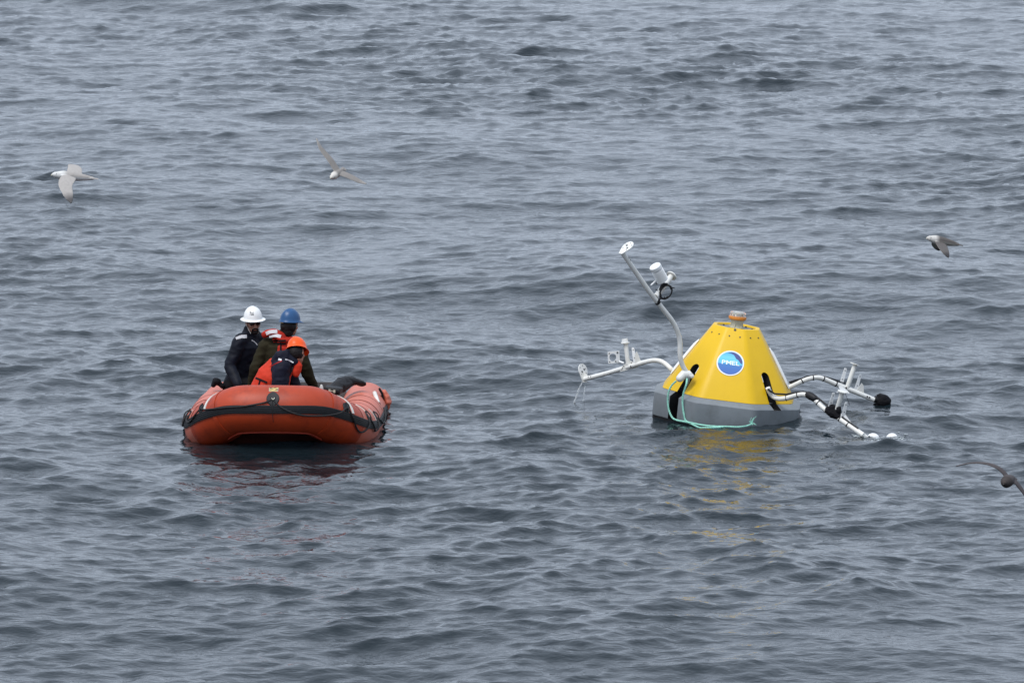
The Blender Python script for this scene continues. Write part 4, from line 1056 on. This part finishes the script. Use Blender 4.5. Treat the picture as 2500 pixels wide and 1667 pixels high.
s2_ = [z4h(575, 905, .08), z4h(566, 970, .02), z4h(540, 1050), z4h(522, 1130), z4h(522, 1220), z4h(534, 1310), z4h(552, 1390), z4h(580, 1420), z4h(640, 1450, -.03)] + [lift(zw(x, y)) for x, y in ((720, 1486), (800, 1490), (900, 1488), (1000, 1484))]
for pts in (s1_, s2_):
    P = catmull([p - c0 for p in pts], 8); mb = MB()
    o = mb.loft(P, .0095, n=8).build('strand', M['mint'], rope)
    for ph in (0, 2.1, 4.2):           # laid lay of the rope
        tw = []; L_ = 0
        for i, p in enumerate(P):
            t = (P[min(i + 1, len(P) - 1)] - P[max(i - 1, 0)]).normalized(); a = VX((0, 0, 1)).cross(t)
            a = a.normalized() if a.length > .01 else VX((1, 0, 0)); b_ = t.cross(a)
            if i: L_ += (p - P[i - 1]).length
            q = ph + L_ * 75; tw.append(p + (a * math.cos(q) + b_ * math.sin(q)) * .006)
        MB().loft(tw, .006, n=6).build('lay', M['mint'], o)
e = s1_[-1]
for k in range(9):
    a = VX((random.uniform(-.03, .05), random.uniform(-.02, .02), random.uniform(.03, .10))) if k < 6 else VX((random.uniform(.0, .06), random.uniform(-.05, .0), -.005))
    MB().loft(catmull([e - c0, e - c0 + a * .5 + VX((random.uniform(-.015, .015), 0, .01)), e - c0 + a], 3), [.005] * 4 + [.003] * 3, n=5).build('frayed_yarn', M['mint'], rope)
tag(rope, 'mint green rope looped from the buoy slot and trailing in the water', 'rope')

# ------------------------------------------------------------------ draining water and foam
ws = MB(); f = d5(1010, YBk, 1); a0 = f(140, 1440); rnd = random.Random(4)
for (x1, y1, n_, w) in ((25, 1700, 60, 1.0), (30, 1700, 30, .8), (135, 1660, 34, .7)):
    for k in range(n_):
        t = k / n_; xx = 140 + (x1 - 140) * (t ** .8) + (20 if x1 > 100 else 0) * (1 - t); yy = 1440 + (y1 - 1440) * t
        p = f(xx + rnd.uniform(-6, 6) * (.3 + t), yy + rnd.uniform(-5, 5))
        p.y = a0.y - .02 * t; r = w * rnd.uniform(.003, .0065)
        ws.ell(p, (r, r, r * rnd.uniform(1.2, 3.2)), None, 6, 5)
wso = ws.build('water_trickle', M['drip']); tag(wso, 'thin trickle of water draining from the low white arm', 'water', kind='stuff')
fm = MB(); rnd = random.Random(9)
def foam_patch(xc, yc, sx, sy, n_, rmin, rmax):
    for k in range(n_):
        x = rnd.gauss(xc, sx); y = rnd.gauss(yc, sy); v = 870 + y / 6.533; u = 1860 + x / 6.533
        dep = R(PITCH) + math.atan((v - 833.5) / FPX); p = at(u, v, CAM_H / math.tan(dep)); r = rnd.uniform(rmin, rmax)
        p.z = sea_h(p.x, p.y) + .005; fm.ell(p, (r * rnd.uniform(1, 2.6), r * rnd.uniform(1, 2), r * .22), None, 8, 5)
foam_patch(1560, 1168, 80, 7, 50, .003, .010); foam_patch(1900, 1200, 110, 16, 90, .002, .010); foam_patch(2180, 1195, 60, 18, 60, .002, .009)
foam_patch(1760, 1215, 60, 6, 20, .005, .014); foam_patch(1120, 1130, 50, 20, 12, .003, .007); foam_patch(2260, 1180, 40, 25, 10, .003, .008)
fo = fm.build('foam', M['foam']); tag(fo, 'white foam where the arm end breaks the water', 'foam', kind='stuff')

# ------------------------------------------------------------------ sea birds
def bird_mat(name, back, belly, tip):
    m, nt, b = simple_nodes(name); at_ = nt.nodes.new('ShaderNodeAttribute'); at_.attribute_name = 'plumage'
    nz = nt.nodes.new('ShaderNodeTexNoise'); nz.inputs['Scale'].default_value = 30; nz.inputs['Detail'].default_value = 5
    tc = nt.nodes.new('ShaderNodeTexCoord'); nt.links.new(tc.outputs['Object'], nz.inputs['Vector'])
    mx = nt.nodes.new('ShaderNodeMix'); mx.data_type = 'RGBA'; mx.blend_type = 'MULTIPLY'; mx.inputs[0].default_value = .35
    nt.links.new(at_.outputs['Color'], mx.inputs[6]); nt.links.new(nz.outputs[0], mx.inputs[7]); nt.links.new(mx.outputs[2], b.inputs['Base Color']); b.inputs['Roughness'].default_value = .8
    return m
M['plumage'] = bird_mat('plumage', 0, 0, 0)
def bird(label, head, tail, wings, cols, br=.062, chord=.085, thick=.011, upv=(0, 0, 1), bill='offw'):
    """head, tail: body ends; wings: lists of points from shoulder to tip"""
    base = (head + tail) / 2; H, T_ = head - base, tail - base; f = (H - T_).normalized(); u = VX(upv); u = (u - f * u.dot(f)).normalized(); s = u.cross(f)
    ln = (H - T_).length
    E = empty('seabird', base); tag(E, label, 'bird', 'seabirds flying low over the sea')
    mb = MB()
    body = [T_ + f * ln * k for k in (.12, .26, .42, .58, .72, .82, .90, .95)]
    mb.loft(catmull(body, 3), list(np.interp(np.linspace(0, 1, 22), [0, .2, .4, .6, .75, .85, .95, 1], [br * .35, br * .7, br * .97, br, br * .78, br * .62, br * .60, br * .40])), n=16)
    mb.loft([T_ + f * ln * .22, T_ + f * ln * .10, T_], [(br * .5, .014), (br * .75, .009), (br * .85, .006)], side=s, n=12)
    tips = []
    for W in wings:
        W = [p - base for p in W]; P = catmull(W, 5); n_ = len(P); cr = []
        for i in range(n_):
            t = i / (n_ - 1); c_ = chord * np.interp(t, [0, .15, .45, .7, .9, 1], [1.0, 1.05, .95, .75, .42, .14]); cr.append((c_, max(.0065, thick * (1 - .6 * t))))
        P = [p - f * (.5 * chord * (1 - c[0] / chord)) * -.3 for p, c in zip(P, cr)]
        mb.loft(P, cr, side=f, n=14); tips.append((P[0], P[len(P) // 2], P[-1]))
    o = fused('body', mb, M['plumage'], E, .0062, 2)
    ca = o.data.color_attributes.new('plumage', 'FLOAT_COLOR', 'POINT')
    back, belly, tip, headc = [VX(lin(c)) for c in cols]
    for i, v in enumerate(o.data.vertices):
        p = v.co; al = (p - T_).dot(f) / ln; d_ax = (p - (T_ + f * (al * ln))).length
        c_ = belly.lerp(back, min(1, max(0, .5 + 2.5 * v.normal.dot(u))))
        if d_ax > br * 1.15:
            for a, m_, e_ in tips:
                Lw = (m_ - a).length + (e_ - m_).length
                if (p - e_).length < .30 * Lw: c_ = c_.lerp(tip, min(1, max(0, 1.5 - (p - e_).length / (.2 * Lw))))
        if d_ax <= br * 1.15: c_ = c_.lerp(headc, min(1, max(0, (al - .66) / .12)))
        ca.data[i].color = (*c_, 1)
    MB().loft([T_ + f * ln * .955, T_ + f * ln * .985 - u * .004, T_ + f * ln - u * .012], [.012, .009, .004], n=8).build('bill', M[bill], E)
    for sg in (-1, 1): MB().ell(T_ + f * ln * .90 + s * (br * .52 * sg) + u * .012, (.006, .006, .006), None, 8, 6).build('eye', M['eye'], E)
    return E
def zb(x0, y0, s, Y): return lambda x, y, d=0.0: at(x0 + x / s, y0 + y / s, Y + d)
f = zb(100, 380, 12.06, 72.0)
bird('pale grey and white seabird with near wing swept straight down', f(300, 555, 0), f(1680, 690, .12), [[f(830, 620, -.02), f(720, 850, -.20), f(800, 1130, -.34), f(920, 1400, -.40)], [f(980, 520, .06), f(1000, 380, .22), f(960, 290, .38), f(880, 260, .5)]],
     ((.67, .65, .63), (.84, .83, .82), (.36, .35, .35), (.86, .86, .85)), br=.055, chord=.085)
f = zb(750, 320, 10.46, 76.0)
bird('white-bellied seabird banking with long thin wings spread diagonally', f(600, 1200, -.15), f(960, 960, .17), [[f(800, 1060, 0), f(700, 910, .01), f(590, 740, .02), f(430, 545, .04), f(330, 400, .06), f(245, 190, .10)], [f(800, 1060, 0), f(1000, 1125, .01), f(1180, 1205, .02), f(1360, 1290, .04), f(1520, 1345, .06)]],
     ((.55, .53, .51), (.86, .85, .82), (.62, .60, .58), (.84, .82, .79)), br=.047, chord=.065, upv=(.5, -.25, .8))
f = zb(2240, 550, 17.4, 79.0)
bird('brownish grey seabird with pale head and dark wings beating down', f(380, 530, 0), f(1900, 860, .12), [[f(980, 760, -.02), f(1080, 960, -.18), f(1200, 1160, -.30), f(1340, 1380, -.36)], [f(900, 680, .06), f(830, 820, .20), f(880, 960, .30), f(930, 1080, .36)]],
     ((.36, .34, .33), (.62, .60, .57), (.20, .19, .20), (.80, .79, .77)), br=.056, chord=.075)
f = zb(2340, 1090, 11.2, 58.0)
bird('dark brown seabird gliding with arched wings and round dark body', f(1240, 1010, -.20), f(1520, 830, .20), [[f(1370, 890, 0), f(1260, 730, .01), f(1090, 580, .02), f(850, 480, .04), f(620, 440, .06), f(300, 450, .08), f(-60, 530, .12)], [f(1370, 890, 0), f(1540, 960, .01), f(1640, 1060, .02), f(1800, 1270, .04), f(1960, 1560, .06), f(2080, 1900, .1)]],
     ((.27, .24, .24), (.20, .17, .17), (.34, .32, .33), (.22, .19, .18)), br=.056, chord=.065, upv=(.5, -.2, .85), bill='bolt')
